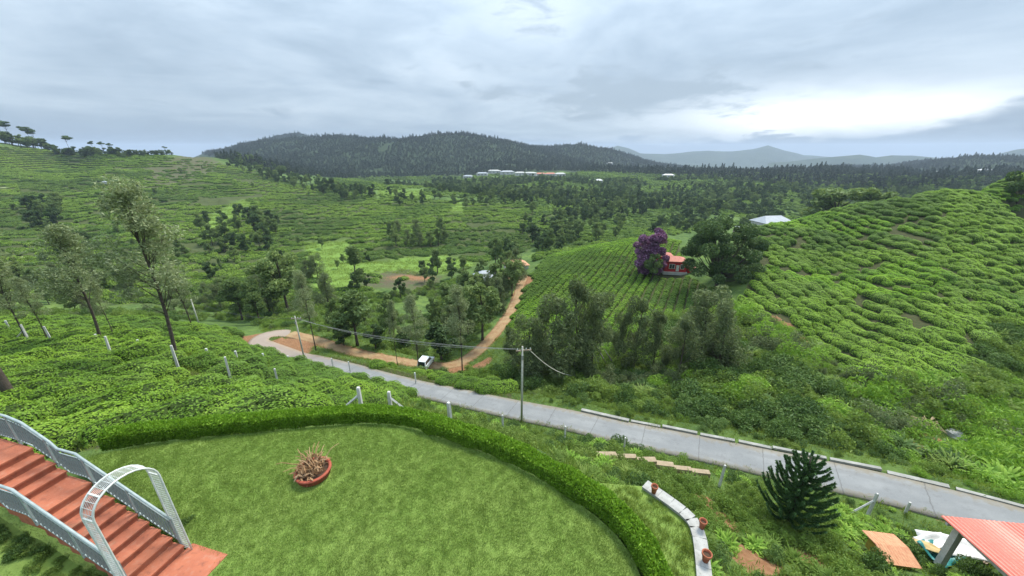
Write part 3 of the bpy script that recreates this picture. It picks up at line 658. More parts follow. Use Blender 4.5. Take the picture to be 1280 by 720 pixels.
wz = -H - 0.05
wall_px = [(806, 606), (822, 617), (842, 631), (860, 645), (870, 658), (875, 676), (878, 700), (881, 730), (885, 790)]
wl = smoothline([plane(u, v, wz) for u, v in wall_px], 0.5, 2); wn = road_edge(wl)
t = thing('retaining_wall', 'low weathered concrete wall curving around the grass verge outside the hedge', 'wall')
V = []; 
for off, zz in ((-.15, 0), (.15, 0), (.15, -3.2), (-.15, -3.2)):
    q = wl.copy(); q[:, :2] += wn * off; q[:, 2] += zz; V.append(q)
V = np.stack(V, 1).reshape(-1, 3); k = len(wl); ii = np.arange(k * 4).reshape(k, 4); Fq = [[ii[i, j], ii[i + 1, j], ii[i + 1, (j + 1) % 4], ii[i, (j + 1) % 4]] for i in range(k - 1) for j in range(4)]
MB().add(V, Fq + [[0, 1, 2, 3], [ii[-1, 3], ii[-1, 2], ii[-1, 1], ii[-1, 0]]]).obj('wall_body', M['concrete'], t)
for i in range(0, k - 2, 3):
    a, b = wl[i], wl[min(i + 3, k - 1)]; v_ = b - a
    MB().box((0, 0, 0.03), (np.linalg.norm(v_[:2]) * .985, 0.36, 0.06)).obj('coping_stone', M['concrete'], t, (a + b) / 2, math.atan2(v_[1], v_[0]))
hl = hedge_line; hn = road_edge(hl)
hu, hv, _ = proj(hl); out = hl[(hu > 690)]; on = hn[(hu > 690)]
vp = [tuple(p[:2] + n_ * 0.5) for p, n_ in zip(out, on)]
vp += [tuple(p[:2]) for p in wl[::-1]]
tag(MB().prism(vp[::-1], -H - 3.0, -H - 0.12).obj('grass_verge', M['lawn']), kind='structure')
VERGE = vp
for (u, v), dsc in zip(((817, 612), (877, 656), (881.5, 697)), ('with reddish rim where wall meets the hedge', 'at the bend of the low concrete wall', 'wide open pot on the straight end of the low concrete wall')):
    q = plane(u, v + 4, wz + 0.06); sN = .60 if 'wide' not in dsc else .72
    t = thing('clay_pot', 'small terracotta pot ' + dsc if 'wide' not in dsc else 'small terracotta ' + dsc, 'pot', q, 0)
    MB().lathe([(.0, 0), (.10 * sN, 0), (.15 * sN, .22), (.175 * sN, .23), (.175 * sN, .29), (.145 * sN, .29), (.13 * sN, .2)], 18).obj('pot_body', M['terracotta'], t, smooth=True)
    MB().lathe([(.135 * sN, .22), (.01, .24)], 14, cap=True).obj('soil', M['soil'], t, smooth=True)

# low earth-topped wall below the hedge
a, b = ground(745, 571), ground(886, 597)
ln = resample([a, (a + b) / 2 + np.array([0.3, 0.2, 0]), b], 1.2)
M['footing'] = noisy('footing', (0.36, 0.29, 0.20), (0.25, 0.19, 0.13), 1.5, .9, third=(.14, .15, .08))
t = thing('stone_footing', 'low pale stone footing on the weedy slope below the hedge', 'wall')
for p, q in zip(ln[:-1], ln[1:]):
    v_ = q - p; zz = max(gz(*p[:2]), gz(*q[:2]))
    MB().box((0, 0, 0), (np.linalg.norm(v_[:2]) * .97, R.uniform(.35, .45), .62)).obj('stone', M['footing'], t, ((p[0] + q[0]) / 2, (p[1] + q[1]) / 2, zz + 0.05 + R.uniform(-.04, .04)), math.atan2(v_[1], v_[0]) + R.uniform(-.03, .03))

# ------------------------------------------------------------------ fence posts, poles, wires
def ztop(p, v): return -p[1] * math.tan(PITCH + math.atan((v - 360) / FPX))
posts = [(225, 466, 440, 'concrete fence post in the tea at the foot of the tallest pale tree'), (290, 480, 455, 'concrete fence post standing alone in the open tea field'),
         (352, 496, 468, 'leaning concrete fence post below the dark round tea clump'), (140, 446, 428, 'concrete fence post beside the second tall pale tree'),
         (68, 432, 414, 'concrete fence post beside a thin dark trunk in the tea'), (38, 429, 412, 'braced concrete fence post among the thin trunks'),
         (453, 516, 484, 'braced concrete fence post behind the hedge corner'), (489, 513, 494, 'concrete fence post with a brace beside the bare red soil'),
         (563, 527, 505, 'slim concrete fence post between hedge and road bend'), (629, 542, 518, 'concrete fence post behind the hedge near the wooden utility pole'),
         (706, 551, 533, 'short concrete fence post in the weeds below the road'), (779, 568, 547, 'concrete fence post above the pale stone footing'),
         (899, 608, 581, 'concrete fence post at the end of the pale stone footing'), (1084, 645, 617, 'braced concrete fence post at the road edge'), (1131, 642, 628, 'short concrete fence post between braced post and red roof'),
         (3, 426, 408, 'leaning concrete fence post at the far side of thin trunks')]
def post_mesh(h):
    return MB().add([[a * w_, b * w_, z] for z, w_ in ((-.6, .075), (h - .03, .060), (h, .045)) for a, b in ((-1, -1), (1, -1), (1, 1), (-1, 1))],
                    [[i * 4 + j, i * 4 + (j + 1) % 4, i * 4 + 4 + (j + 1) % 4, i * 4 + 4 + j] for i in range(2) for j in range(4)] + [[8, 9, 10, 11]])
for u, v, vt, lab in posts:
    p = ground(u, v); h = max(1.0, ztop(p, vt) - p[2])
    if u < 420: h += .55
    o = thing('fence_post', lab, 'post', p, R.uniform(0, 1.5), 'concrete fence posts'); o.rotation_euler.x = R.uniform(-.03, .03); o.rotation_euler.y = R.uniform(-.05, .05)
    post_mesh(h).obj('shaft', M['pale_concrete'], o)
    if 'brace' in lab and 'between' not in lab:
        sd_ = -1 if u in (453, 1084, 38) else 1
        o.rotation_euler = (0, 0, 0)
        MB().tube([(0, 0, h * .72), (sd_ * h * .95, -.1, -.15)], .055, 4).obj('brace', M['pale_concrete'], o)
for u, v in ((125, 422), (177, 429), (222, 436), (262, 440), (298, 443), (332, 446), (363, 449), (417, 452), (438, 456), (520, 470), (14, 405)):
    p = ground(u, v + 10)
    o = thing('fence_post', 'white topped fence post poking just above the tea bushes', 'post', p, R.uniform(0, 1.5), 'white tipped posts in the tea')
    h = max(1.1, ztop(p, v - 4) - p[2]); post_mesh(h).obj('shaft', M['pale_concrete'], o); MB().box((0, 0, h - .16), (.15, .15, .36)).obj('cap', M['white_paint'], o)
def pole(u, v, vt, lab, arm=True, r=0.13):
    p = ground(u, v); h = ztop(p, vt) - p[2]; o = thing('utility_pole', lab, 'pole', p)
    MB().tube([(0, 0, -.5), (0, 0, h * .5), (0, 0, h)], [r, r * .85, r * .65], 10).obj('shaft', M['pole'], o, smooth=True)
    if arm:
        MB().box((.12, 0, h - .45), (1.5, .10, .12), 0.15).obj('cross_arm', M['wood'], o)
        for k in (-.5, -.05, .35, .75): MB().lathe([(.0, .0), (.05, .0), (.055, .08), (.03, .13), (.04, .17), (.0, .19)], 8, (k + .02, k * .15, h - .38)).obj('insulator', M['white_paint'], o, smooth=True)
        MB().box((.0, -.14, h - 1.15), (.2, .12, .45)).obj('fuse_box', M['concrete'], o)
    return p + np.array([0, 0, h - .3])
p1 = pole(652, 527, 433, 'tall utility pole with a wooden cross arm beside the road'); p2 = pole(381, 451, 395, 'slim leaning utility pole where the road bends to the red soil')
p3 = pole(250, 409, 374, 'pale utility pole beyond the tea field beside a thin dark trunk', False)
def wire(a, b, sag, r, lab, name='power_line', m='dark_metal'):
    P = [a + (b - a) * s - np.array([0, 0, 4 * sag * s * (1 - s)]) for s in np.linspace(0, 1, 24)]
    return tag(MB().tube(P, r, 4).obj(name, M[m]), lab, 'wire')
for k, (off, sg) in enumerate(((-.5, .9), (-.05, 1.1), (.35, 1.4))):
    wire(p1 + np.array([off, 0, 0]), p2 + np.array([off, 0, 0]), sg, .016, 'thin overhead wire between the two poles beside the road', m='concrete')['group'] = 'overhead wires'
for off in (-.3, .3): wire(p2 + np.array([off, 0, 0]), p3 + np.array([off, 0, 0]), 1.2, .014, 'thin overhead wire from slim roadside pole to pale far pole')['group'] = 'overhead wires beyond the bend'
wire(p1 + np.array([.7, 0, -.1]), ground(722, 472) + np.array([0, 0, .4]), .9, .045, 'thick slack cable hanging from the tall utility pole into the brush', 'slack_cable', 'pole')

# leaning bare poles in the gully, dry fronds, stump
for (u, v, u2, v2), lab in (((762, 463, 742, 427), 'long bare leaning pole in front of the dark wattle trees'), ((768, 458, 755, 436), 'short bare leaning pole beside a longer one')):
    p = ground(u, v); q = ground(u, v); q = ray(u2, v2); q = q * (p[1] / q[1])
    tag(MB().tube([p - np.array([0, 0, .4]), p, (p + q) / 2 + np.array([.08, 0, 0]), q], [.10, .10, .09, .06], 7).obj('bare_pole', M['palebark'], smooth=True), lab, 'pole')
p = ground(1158, 533)
M['straw'] = noisy('straw', (0.46, 0.37, 0.21), (0.33, 0.25, 0.14), 3.0, .8)
t = thing('dry_frond_heap', 'heap of dry straw coloured fronds lying by the gully', 'debris', p)
for k in range(34):
    a = R.uniform(0, 6.28); L = R.uniform(.5, 1.4)
    MB().tube([(0, 0, .5), (math.cos(a) * L * .5, math.sin(a) * L * .5, R.uniform(.3, .9)), (math.cos(a) * L, math.sin(a) * L, R.uniform(.05, .5))], [.03, .055, .012], 4).obj('frond', M['straw'], t)
p = ground(1194, 545)
bs = MB(); bs.lathe([(.95, -.4), (1.0, .1), (.8, .5), (.45, .8), (.05, .92)], 11); bs.v[0] = bs.v[0] * .7
bs.v[0] = bs.v[0] * (1 + .22 * rng.normal(size=(len(bs.v[0]), 1)) * .5)
tag(bs.obj('boulder', M['concrete'], None, p), 'grey boulder beside the dry fronds in the gully', 'rock')

# ------------------------------------------------------------------ pavilion roof, shed and debris below the road
def corrugated(L, Wd, pitch, amp, n=4):
    """sheet in its own frame: x across the ribs, y along them"""
    k = int(L / pitch) * n; xs = np.linspace(0, L, k + 1); zs = amp * np.abs(np.sin(xs / pitch * math.pi)) ** .7
    V = np.concatenate([np.stack([xs, np.zeros_like(xs), zs], 1), np.stack([xs, np.full_like(xs, Wd), zs], 1), np.stack([xs, np.zeros_like(xs), zs - .02], 1), np.stack([xs, np.full_like(xs, Wd), zs - .02], 1)])
    m = k + 1; F = []
    for i in range(k): F += [[i, i + 1, m + i + 1, m + i], [2 * m + i, 3 * m + i, 3 * m + i + 1, 2 * m + i + 1], [i, 2 * m + i, 2 * m + i + 1, i + 1], [m + i, m + i + 1, 3 * m + i + 1, 3 * m + i]]
    return MB().add(V, F)
M['red_sheet'] = noisy('red_sheet', (0.53, 0.125, 0.085), (0.44, 0.10, 0.07), 2.0, 0.45, 0.5, 0.1, 0.005, third=(0.60, 0.27, 0.22))
M['rust_sheet'] = noisy('rust_sheet', (0.50, 0.22, 0.12), (0.58, 0.32, 0.18), 3.0, 0.6, 0.3, 0.2, 0.01, third=(0.33, 0.13, 0.07))
RD = 19.0; P0 = at(1176, 645, RD); P1 = plane(1330, 660, P0[2]); ex = (P1 - P0)[:2]; ex = ex / np.linalg.norm(ex)
ra = math.atan2(ex[1], ex[0]); g0 = gz(P0[0] + 1.5, P0[1] - 2); hh = P0[2] - g0
t = thing('pavilion', 'open shelter with ribbed red metal roof on grey posts beside the road', 'shelter', (P0[0], P0[1], g0), ra)
o = corrugated(6.2, 4.4, .21, .05).obj('roof', M['red_sheet'], t, (0, 0, hh)); o.rotation_euler.x = math.radians(-4); o.scale.y = -1
for x_, y_ in ((.45, -.55), (5.6, -.55), (.45, -3.9), (5.6, -3.9)): MB().box((x_, y_, hh / 2 - .35), (.28, .28, hh + .45)).obj('post', M['pale_concrete'], t)
for x_ in (.45, 5.6): MB().box((x_, -2.2, hh - .17), (.22, 4.2, .22)).obj('beam', M['pale_concrete'], t)
for y_ in (-.30, -4.1): MB().box((3.0, y_, hh - .15), (5.9, .12, .14)).obj('purlin', M['pale_concrete'], t)
p = at(1098, 716, 17.0 * S); p[2] = gz(p[0], p[1])
t = thing('shed', 'small shed with rusty orange corrugated roof and yellow side wall', 'shed', p, -.15); t.scale = (.72, .72, .62)
MB().box((0, 0, .5), (1.5, 1.9, 1.1)).obj('wall', noisy('yellow_wall', (.52, .36, .07), (.42, .28, .06), 3), t)
o = corrugated(2.2, 1.35, .18, .055).obj('roof', M['rust_sheet'], t, (-.95, -1.1, 1.05)); o.rotation_euler.x = math.radians(16)
o = corrugated(2.2, 1.3, .18, .055).obj('roof', M['rust_sheet'], t, (-.95, .16, 1.42)); o.rotation_euler.x = math.radians(-14)
def sheet(name, u, v, sx, sy, m, lab, cat, tilt=.25, rz=0.0, up=.35, bend=.12):
    p = at(u, v, 17.2 * S); p[2] = gz(p[0], p[1]) + up; k = 9; g = np.linspace(-.5, .5, k); X, Y = np.meshgrid(g, g)
    Z = fbm(X * 2.2 + u, Y * 2.2 + v, 3) * bend * 2; V = np.stack([X * sx, Y * sy, Z], -1).reshape(-1, 3); ii = np.arange(k * k).reshape(k, k)
    F_ = np.stack([ii[:-1, :-1], ii[:-1, 1:], ii[1:, 1:], ii[1:, :-1]], -1).reshape(-1, 4)
    o = link(name, fastmesh(name, V, F_, m, True), None, p); o.rotation_euler = (tilt, R.uniform(-.12, .12), rz)
    md = o.modifiers.new('thick', 'SOLIDIFY'); md.thickness = .03
    return tag(o, lab, cat)
M['teal'] = noisy('teal', (.03, .23, .22), (.02, .15, .155), 4, .45, .4)
M['white_sheet'] = noisy('white_sheet', (.74, .73, .72), (.58, .58, .57), 3, .5, .4)
sheet('tarp', 1163, 708, 1.9, 1.3, M['teal'], 'crumpled teal tarpaulin beside the orange roofed shed', 'tarp', .15, .3, .55, .35)
sheet('white_board', 1182, 690, 2.6, 1.1, M['white_sheet'], 'large white board lying under the edge of the red shelter roof', 'board', .2, -.25, .75)
sheet('white_board', 1166, 679, 1.7, .7, M['white_sheet'], 'narrow white board lying in the weeds before the big white board', 'board', .1, .1, .9)
sheet('white_board', 1217, 698, 1.6, .9, M['white_sheet'], 'white board lying behind the front post of the red shelter', 'board', .1, .2, .7)
sheet('yellow_board', 1152, 700, 1.2, .5, noisy('tan', (.55, .42, .2), (.45, .33, .16), 3), 'tan plank board between the teal tarp and weeds', 'board', .1, -.5, .75)
for k, (u, v) in enumerate(((1212, 708), (1232, 713), (1225, 703))):
    p = at(u, v, 17.2 * S); p[2] = gz(p[0], p[1]) + .35 + .12 * k
    tag(MB().box((0, 0, 0), (2.1, .22, .06), .1 + .2 * k).obj('plank', M['wood'], None, p), 'loose timber plank piled beneath the red shelter roof', 'plank', 'planks under the shelter')

# ------------------------------------------------------------------ houses and vehicles
def hip(Lx, Ly, z0, hh, ov=.4, ridge_=.35, m=MB):
    x_, y_ = Lx / 2 + ov, Ly / 2 + ov; r_ = Lx * ridge_ / 2
    return m().add([[-x_, -y_, z0], [x_, -y_, z0], [x_, y_, z0], [-x_, y_, z0], [-r_, 0, z0 + hh], [r_, 0, z0 + hh], [-x_, -y_, z0 - .12], [x_, -y_, z0 - .12], [x_, y_, z0 - .12], [-x_, y_, z0 - .12]],
                   [[0, 1, 5, 4], [1, 2, 5], [2, 3, 4, 5], [3, 0, 4], [6, 7, 1, 0], [7, 8, 2, 1], [8, 9, 3, 2], [9, 6, 0, 3], [9, 8, 7, 6]])
M['red_wall'] = noisy('red_wall', (.46, .03, .03), (.36, .025, .028), .8, .7, .2)
M['red_roof'] = noisy('red_roof', (.50, .20, .15), (.40, .14, .11), 1.2, .7, .2, third=(.55, .30, .25))
M['grey_roof'] = noisy('grey_roof', (.34, .37, .41), (.27, .30, .34), .6, .5, .4)
M['white_wall'] = noisy('white_wall', (.52, .52, .50), (.40, .41, .40), .5, .8, .2)
def window(parent, x_, y_, z_, w_, h_, face='y', fm='white_paint'):
    s = -1
    f = MB().box((x_, y_ + s * .04, z_), (w_ + .24, .08, h_ + .24)).obj('window', M[fm], parent)
    for k in (-.25, .25): MB().box((x_ + k * w_, y_ + s * .085, z_), (w_ * .44, .02, h_)).obj('pane', M['glass'], f)
    return f
p = at(842, 331, 90 * S); p[2] = gz(p[0], p[1])
ra = math.atan2(p[1], p[0]) - math.pi / 2
t = thing('red_house', 'small red house with pale red tiled hip roof between two trees', 'house', p, ra + .25); t.scale = (.82, .82, .86)
MB().box((0, 0, .2), (8.0, 6.8, 1.0)).obj('plinth', M['white_wall'], t)
MB().box((0, 0, 2.4), (7.2, 6.0, 3.8)).obj('wall', M['red_wall'], t)
MB().box((-3.0, 2.5, 3.0), (5.0, 5.0, 4.2)).obj('wall', M['red_wall'], t)
hip(7.2, 6.0, 4.3, 1.15, .3).obj('roof', M['red_roof'], t)
hip(5.0, 5.0, 5.1, .9, .3).obj('roof', M['red_roof'], t, (-3.0, 2.5, 0))
window(t, -1.2, -3.0, 2.55, 1.7, 1.4)
window(t, 2.2, -3.0, 2.55, 1.0, 1.4)
f = MB().box((.7, -3.05, 2.0), (1.0, .1, 2.1)).obj('door', M['white_paint'], t); MB().box((1.05, -3.12, 2.0), (.06, .06, .2)).obj('handle', M['dark_metal'], f)
hl_ = MB().box((5.4, -1.2, 1.2), (2.2, 3.0, 2.2)).obj('porch', M['red_wall'], t); o = hip(2.6, 3.2, 2.3, .7, .3).obj('roof', M['red_roof'], t, (5.4, -1.2, 0))
p = at(966, 272, 103 * S); p[2] = gz(p[0], p[1]) - .3
t = thing('white_house', 'long white house with grey sheet roof on the tea hill crest', 'house', p, .15)
MB().box((0, 0, .8), (10, 6.5, 4.2)).obj('wall', M['white_wall'], t); hip(10, 6.5, 2.9, 1.9, .5, .6).obj('roof', M['grey_roof'], t)
for x_ in (-3.2, 0, 3.2): window(t, x_, -3.25, 1.5, 1.2, 1.1)
MB().box((-6.1, -.6, .2), (2.4, 4, 2.8)).obj('annexe', M['white_wall'], t)
p = ground(133, 231); p = np.array([*p[:2], gz(*p[:2])])
t = thing('field_hut', 'tiny white hut on the green hillside beside a dark clump of trees', 'hut', p, .4)
MB().box((0, 0, 1.0), (4.2, 3.4, 3.0)).obj('wall', M['white_wall'], t); hip(4.2, 3.4, 2.5, .8).obj('roof', M['grey_roof'], t)
for u, v, d_, L, rm, lab in ((607, 356, 108, 7, 'grey_roof', 'grey roofed cottage half hidden by trees beside the dirt track'), (645, 344, 114, 8, 'rust_sheet', 'tan roofed cottage at the top of the dirt track')):
    p = at(u, v, d_ * S); p[2] = gz(p[0], p[1]); t = thing('cottage', lab, 'house', p, .3)
    MB().box((0, 0, 1.2), (L, 5, 3.4)).obj('wall', M['white_wall'], t); hip(L, 5, 2.9, 1.8).obj('roof', M[rm], t); window(t, -1.5, -2.5, 1.6, 1.1, 1.1); window(t, 1.5, -2.5, 1.6, 1.1, 1.1)
town = [(585, 222, 9), (603, 219, 11), (618, 216, 13), (634, 217, 14), (650, 218.5, 10), (663, 219, 12), (676, 219, 10), (688, 219.5, 11), (700, 220, 10), (748, 228, 7), (762, 205, 6), (835, 221, 11), (1175, 217, 14), (1230, 216, 12)]
tdesc = ['low pale house at the open end of the far village row', 'pale house with a broad roof in the far village', 'largest pale block of the far village under the wooded hill', 'long pale block beside the largest village block',
         'narrow whitish house in the middle of village row', 'whitish house with a dull roof in the village row', 'small whitish house beside a reddish roofed one', 'village house with a reddish roof', 'last pale house of the far village row beside trees',
         'lone pale house in the trees below the village', 'lone tiny house in a clearing on the wooded hill', 'long grey roofed house before the dark wood', 'pale building at the foot of the dark wood beyond the tea crest', 'pale shed at the edge of the dark wood beside crest tree']
for (u, v, wp), lab in zip(town, tdesc):
    p = ground(u, v + 1); dpt = p[1] * CP - p[2] * SP; L = wp * dpt / FPX * 1.25; hgt = 5.0 + R.uniform(0, 2.0)
    t = thing('village_house', lab, 'house', p, R.uniform(-.3, .3), 'far village houses')
    MB().box((0, 0, hgt / 2 - 1), (L, 10, hgt + 2)).obj('wall', M['white_wall'], t); hip(L, 10, hgt, 2.4, .6, .6).obj('roof', M['red_roof'] if 'reddish' in lab else M['grey_roof'] if 'grey' in lab or R.random() < .4 else M['white_wall'], t)
    for k in range(3): MB().box((L * (-.3 + .3 * k), -5.06, hgt * .55), (L * .12, .1, 1.5)).obj('window', M['glass'], t)

def vehicle(p, rz, lab, L=3.7, Wv=1.55, Hv=1.75, sc_=1.0):
    t = thing('van', lab, 'van', p, rz); t.scale = (sc_,) * 3; body = noisy('van_paint', (.72, .76, .80), (.66, .70, .75), 1, .25, .5, 0, 0)
    pf = [(-L / 2, .35), (-L / 2, .95), (-L / 2 + .15, 1.05), (L / 2 - 1.15, 1.0), (L / 2 - .08, .82), (L / 2, .55), (L / 2, .32)]
    y_ = Wv / 2; n = len(pf)
    MB().add([[x_, s * y_, z_] for s in (-1, 1) for x_, z_ in pf], [list(range(n)), [n + i for i in range(n)][::-1]] + [[i, n + i, n + (i + 1) % n, (i + 1) % n][::-1] for i in range(n)]).obj('body', body, t)
    cf = [(-L / 2 + .05, .98), (-L / 2 + .25, Hv - .05), (-L / 2 + .5, Hv), (L / 2 - 1.75, Hv), (L / 2 - .95, 1.0)]; n = len(cf)
    cab = MB().add([[x_, s * (y_ - (.06 if z_ < 1.2 else .16)), z_] for s in (-1, 1) for x_, z_ in cf], [list(range(n)), [n + i for i in range(n)][::-1]] + [[i, n + i, n + (i + 1) % n, (i + 1) % n][::-1] for i in range(n)]).obj('cabin', body, t)
    MB().add([[L / 2 - 1.66, -y_ + .22, Hv - .09], [L / 2 - 1.66, y_ - .22, Hv - .09], [L / 2 - .98, y_ - .15, 1.06], [L / 2 - .98, -y_ + .15, 1.06]], [[0, 1, 2, 3]]).obj('windscreen', M['glass'], cab, (.03, 0, .02))
    MB().add([[-L / 2 + .06, -y_ + .2, 1.08], [-L / 2 + .06, y_ - .2, 1.08], [-L / 2 + .24, y_ - .25, Hv - .12], [-L / 2 + .24, -y_ + .25, Hv - .12]], [[0, 1, 2, 3]]).obj('rear_window', M['glass'], cab, (-.02, 0, 0))
    for s in (-1, 1):
        MB().add([[-L / 2 + .35, s * (y_ - .085), 1.08], [L / 2 - 1.2, s * (y_ - .085), 1.08], [L / 2 - 1.75, s * (y_ - .145), Hv - .13], [-L / 2 + .5, s * (y_ - .145), Hv - .13]], [[0, 1, 2, 3]]).obj('side_window', M['glass'], cab, (0, s * .012, 0))
        for x_ in (-L / 2 + .65, L / 2 - .7):
            wh = MB().lathe([(.02, -.09), (.30, -.09), (.31, 0), (.30, .09), (.02, .09)], 14).obj('wheel', M['dark_metal'], t, (x_, s * (y_ - .08), .30)); wh.rotation_euler.x = math.pi / 2
            rm_ = MB().lathe([(.17, 0), (.01, .02)], 10).obj('rim', M['concrete'], wh, (0, 0, -s * .10))
        MB().box((L / 2 + .0, s * (y_ - .25), .68), (.06, .26, .16)).obj('headlight', M['white_paint'], t)
        MB().box((-L / 2 - .01, s * (y_ - .15), .80), (.05, .15, .25)).obj('tail_light', M['red_wall'], t)
    return t
p = at(533, 459, 55.5 * S); p[2] = gz(p[0], p[1]) + .1
vehicle(p, math.radians(78), 'small white van parked on the dirt track beside the tea', 3.9, 1.7, 1.9)
p = at(931, 273, 100 * S); p[2] = gz(p[0], p[1]) + .5
vehicle(p, .4, 'white van parked on the tea hill crest beside the white house', 4.4, 1.8, 2.1, 1.25)

# ------------------------------------------------------------------ plant prototypes
SRC = bpy.data.collections.new('plant_sources')            # never linked: only instanced by the stuff objects
def source(coll, name, mesh_or_obj):
    o = bpy.data.objects.new(name, mesh_or_obj); coll.objects.link(o); return o
def ellip(n, r, shell=0.75):
    q = unit(rng.normal(size=(n, 3))); rad = shell + (1 - shell) * rng.random((n, 1)); inner = rng.random((n, 1)) < .22
    return q * np.where(inner, rng.random((n, 1)) ** .5, rad) * np.array(r), q
def join(*vf):
    V, F, k = [], [], 0
    for v, f in vf: V.append(v); F.append(f + k); k += len(v)
    return np.concatenate(V), np.concatenate(F)
def twomat(name, parts, mats):
    """parts: [(V, F quads)], one material slot each"""
    V, F = join(*parts); m = fastmesh(name, V, F, mats[0])
    for x_ in mats[1:]: m.materials.append(x_)
    m.polygons.foreach_set('material_index', np.concatenate([np.full(len(f), i, np.int32) for i, (v, f) in enumerate(parts)])); m.update(); return m
def dome(nu, nv, r, h, flat, seed):
    """squat bumpy cushion, plucked flat on top"""
    V = []
    for j in range(nv + 1):
        a = j / nv * math.pi / 2; rr_, zz = math.cos(a) ** flat, math.sin(a) ** .75
        for i in range(nu):
            b = 2 * math.pi * i / nu; k = 1 + .22 * vnoise(np.array(math.cos(b) * 1.4 + seed), np.array(math.sin(b) * 1.4 + j * .3))
            V.append([r * rr_ * k * math.cos(b), r * rr_ * k * math.sin(b), h * zz * (1 + .12 * math.sin(b * 2 + seed))])
    F = [[j * nu + i, j * nu + (i + 1) % nu, (j + 1) * nu + (i + 1) % nu, (j + 1) * nu + i] for j in range(nv) for i in range(nu)]
    return np.array(V), np.array(F)
def bush_mesh(name, n, size, leafm, seed, r=.8, h=.8, flat=.55, nu=14, nv=5):
    Vd, Fd = dome(nu, nv, r * .93, h * .93, flat, seed)
    th_, ph_ = rng.random(n) * 6.283, rng.random(n) ** .8 * math.pi / 2
    k = 1 + .22 * vnoise(np.cos(th_) * 1.4 + seed, np.sin(th_) * 1.4 + ph_ / math.pi * 2 * nv * .3)
    lump = 1 + .10 * vnoise(np.cos(th_) * 4 + seed, np.sin(th_) * 4 + ph_ * 3)
    Pn = np.stack([r * np.cos(ph_) ** flat * k * lump * np.cos(th_), r * np.cos(ph_) ** flat * k * lump * np.sin(th_), h * np.sin(ph_) ** .75 * (1 + .12 * np.sin(th_ * 2 + seed)) * lump + rng.normal(0, .025, n)], 1)
    nr_ = unit(np.stack([np.cos(ph_) * np.cos(th_), np.cos(ph_) * np.sin(th_), np.sin(ph_) + .35], 1))
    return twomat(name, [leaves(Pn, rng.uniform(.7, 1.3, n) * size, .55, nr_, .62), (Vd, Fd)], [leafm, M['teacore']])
def shrub_mesh(name, n, size, aspect, leafm, blobs, flat=.35):
    P, N = [], []
    for (cx, cy, cz), r_ in blobs:
        p, q = ellip(max(8, int(n / len(blobs))), r_, .7); P.append(p + np.array([cx, cy, cz])); N.append(unit(q + np.array([0, 0, .5])))
    P, N = np.concatenate(P), np.concatenate(N); keep = P[:, 2] > -.1
    return fastmesh(name, *leaves(P[keep], rng.uniform(.6, 1.3, keep.sum()) * size, aspect, N[keep], flat), leafm)
def rblobs(n, spread, hmax, rmin, rmax, seed):
    q = random.Random(seed); out = []
    for k in range(n):
        a, d_ = q.uniform(0, 6.28), spread * q.random() ** .6; r_ = q.uniform(rmin, rmax)
        out.append(((d_ * math.cos(a), d_ * math.sin(a), q.uniform(.25, hmax) * (1 - .5 * d_ / max(spread, .01))), (r_, r_, r_ * q.uniform(.7, 1.0))))
    return out
def blade_mesh(name, n, spread, h, w_, m, lean=.35):
    P = np.concatenate([rng.normal(0, spread, (n, 2)), np.zeros((n, 1))], 1); a = unit(np.concatenate([rng.normal(0, lean, (n, 2)), np.ones((n, 1))], 1))
    b = unit(np.cross(a, rng.normal(size=(n, 3)))); hh_ = rng.uniform(.5, 1.15, n) * h
    return fastmesh(name, *kites(P + a * hh_[:, None] * .45, a, b, hh_, w_ / h), m)
def fan_mesh(name, n, L, w_, m):
    """fountain of long arching leaves (ginger, ferns, tall weeds)"""
    V, F, k = [], [], 0
    for i in range(n):
        a = R.uniform(0, 6.28); l = L * R.uniform(.6, 1.15); up = R.uniform(.45, 1.1); bx, by = R.gauss(0, L * .25), R.gauss(0, L * .25)
        ca, sa_ = math.cos(a), math.sin(a); pts = []
        for s, ww in ((0, .3), (.45, 1.0), (.8, .7), (1, .05)):
            d_ = l * s * .75; z_ = l * up * (s - .55 * s * s) * 1.5
            pts.append(((bx + ca * d_ - sa_ * w_ * ww, by + sa_ * d_ + ca * w_ * ww, z_), (bx + ca * d_ + sa_ * w_ * ww, by + sa_ * d_ - ca * w_ * ww, z_)))
        for p, q in pts: V += [p, q]
        for j in range(3): F.append([k + 2 * j, k + 2 * j + 1, k + 2 * j + 3, k + 2 * j + 2])
        k += 8
    return fastmesh(name, np.array(V), np.array(F), m)
def coll(name): return bpy.data.collections.new(name)
KT_TEA = coll('src_tea'); KT_TEA2 = coll('src_tea2'); K_ROW = coll('src_row'); K_SHRUB = coll('src_shrub'); K_TUFT = coll('src_tuft'); K_WILD = coll('src_wild'); K_FOR = coll('src_forest'); K_FAR = coll('src_far')
tea_m = [bush_mesh('tea_bush', 1500, .095, M['tea'], s * 3.1, R.uniform(.85, 1.15), R.uniform(.75, .95), .42) for s in range(5)]
tea2_m = [bush_mesh('tea_bush', 1000, .115, M['tea2'], s * 2.7 + 1, R.uniform(.9, 1.15), R.uniform(.8, 1.05), .5) for s in range(5)]
row_m = [bush_mesh('tea_bush', 260, .17, M['tea2'], s * 1.7 + 4, .95, .8, .4, 10, 4) for s in range(4)]
far_m = [bush_mesh('tea_row', 260, .48, M['teafar'], s * 1.3 + 9, 2.6, 1.0, .45, 8, 3) for s in range(4)]
for K, ms in ((KT_TEA, tea_m), (KT_TEA2, tea2_m), (K_ROW, row_m), (K_FAR, far_m)):
    for i, m_ in enumerate(ms): source(K, 'src_%s_%d' % (m_.name, i), m_)
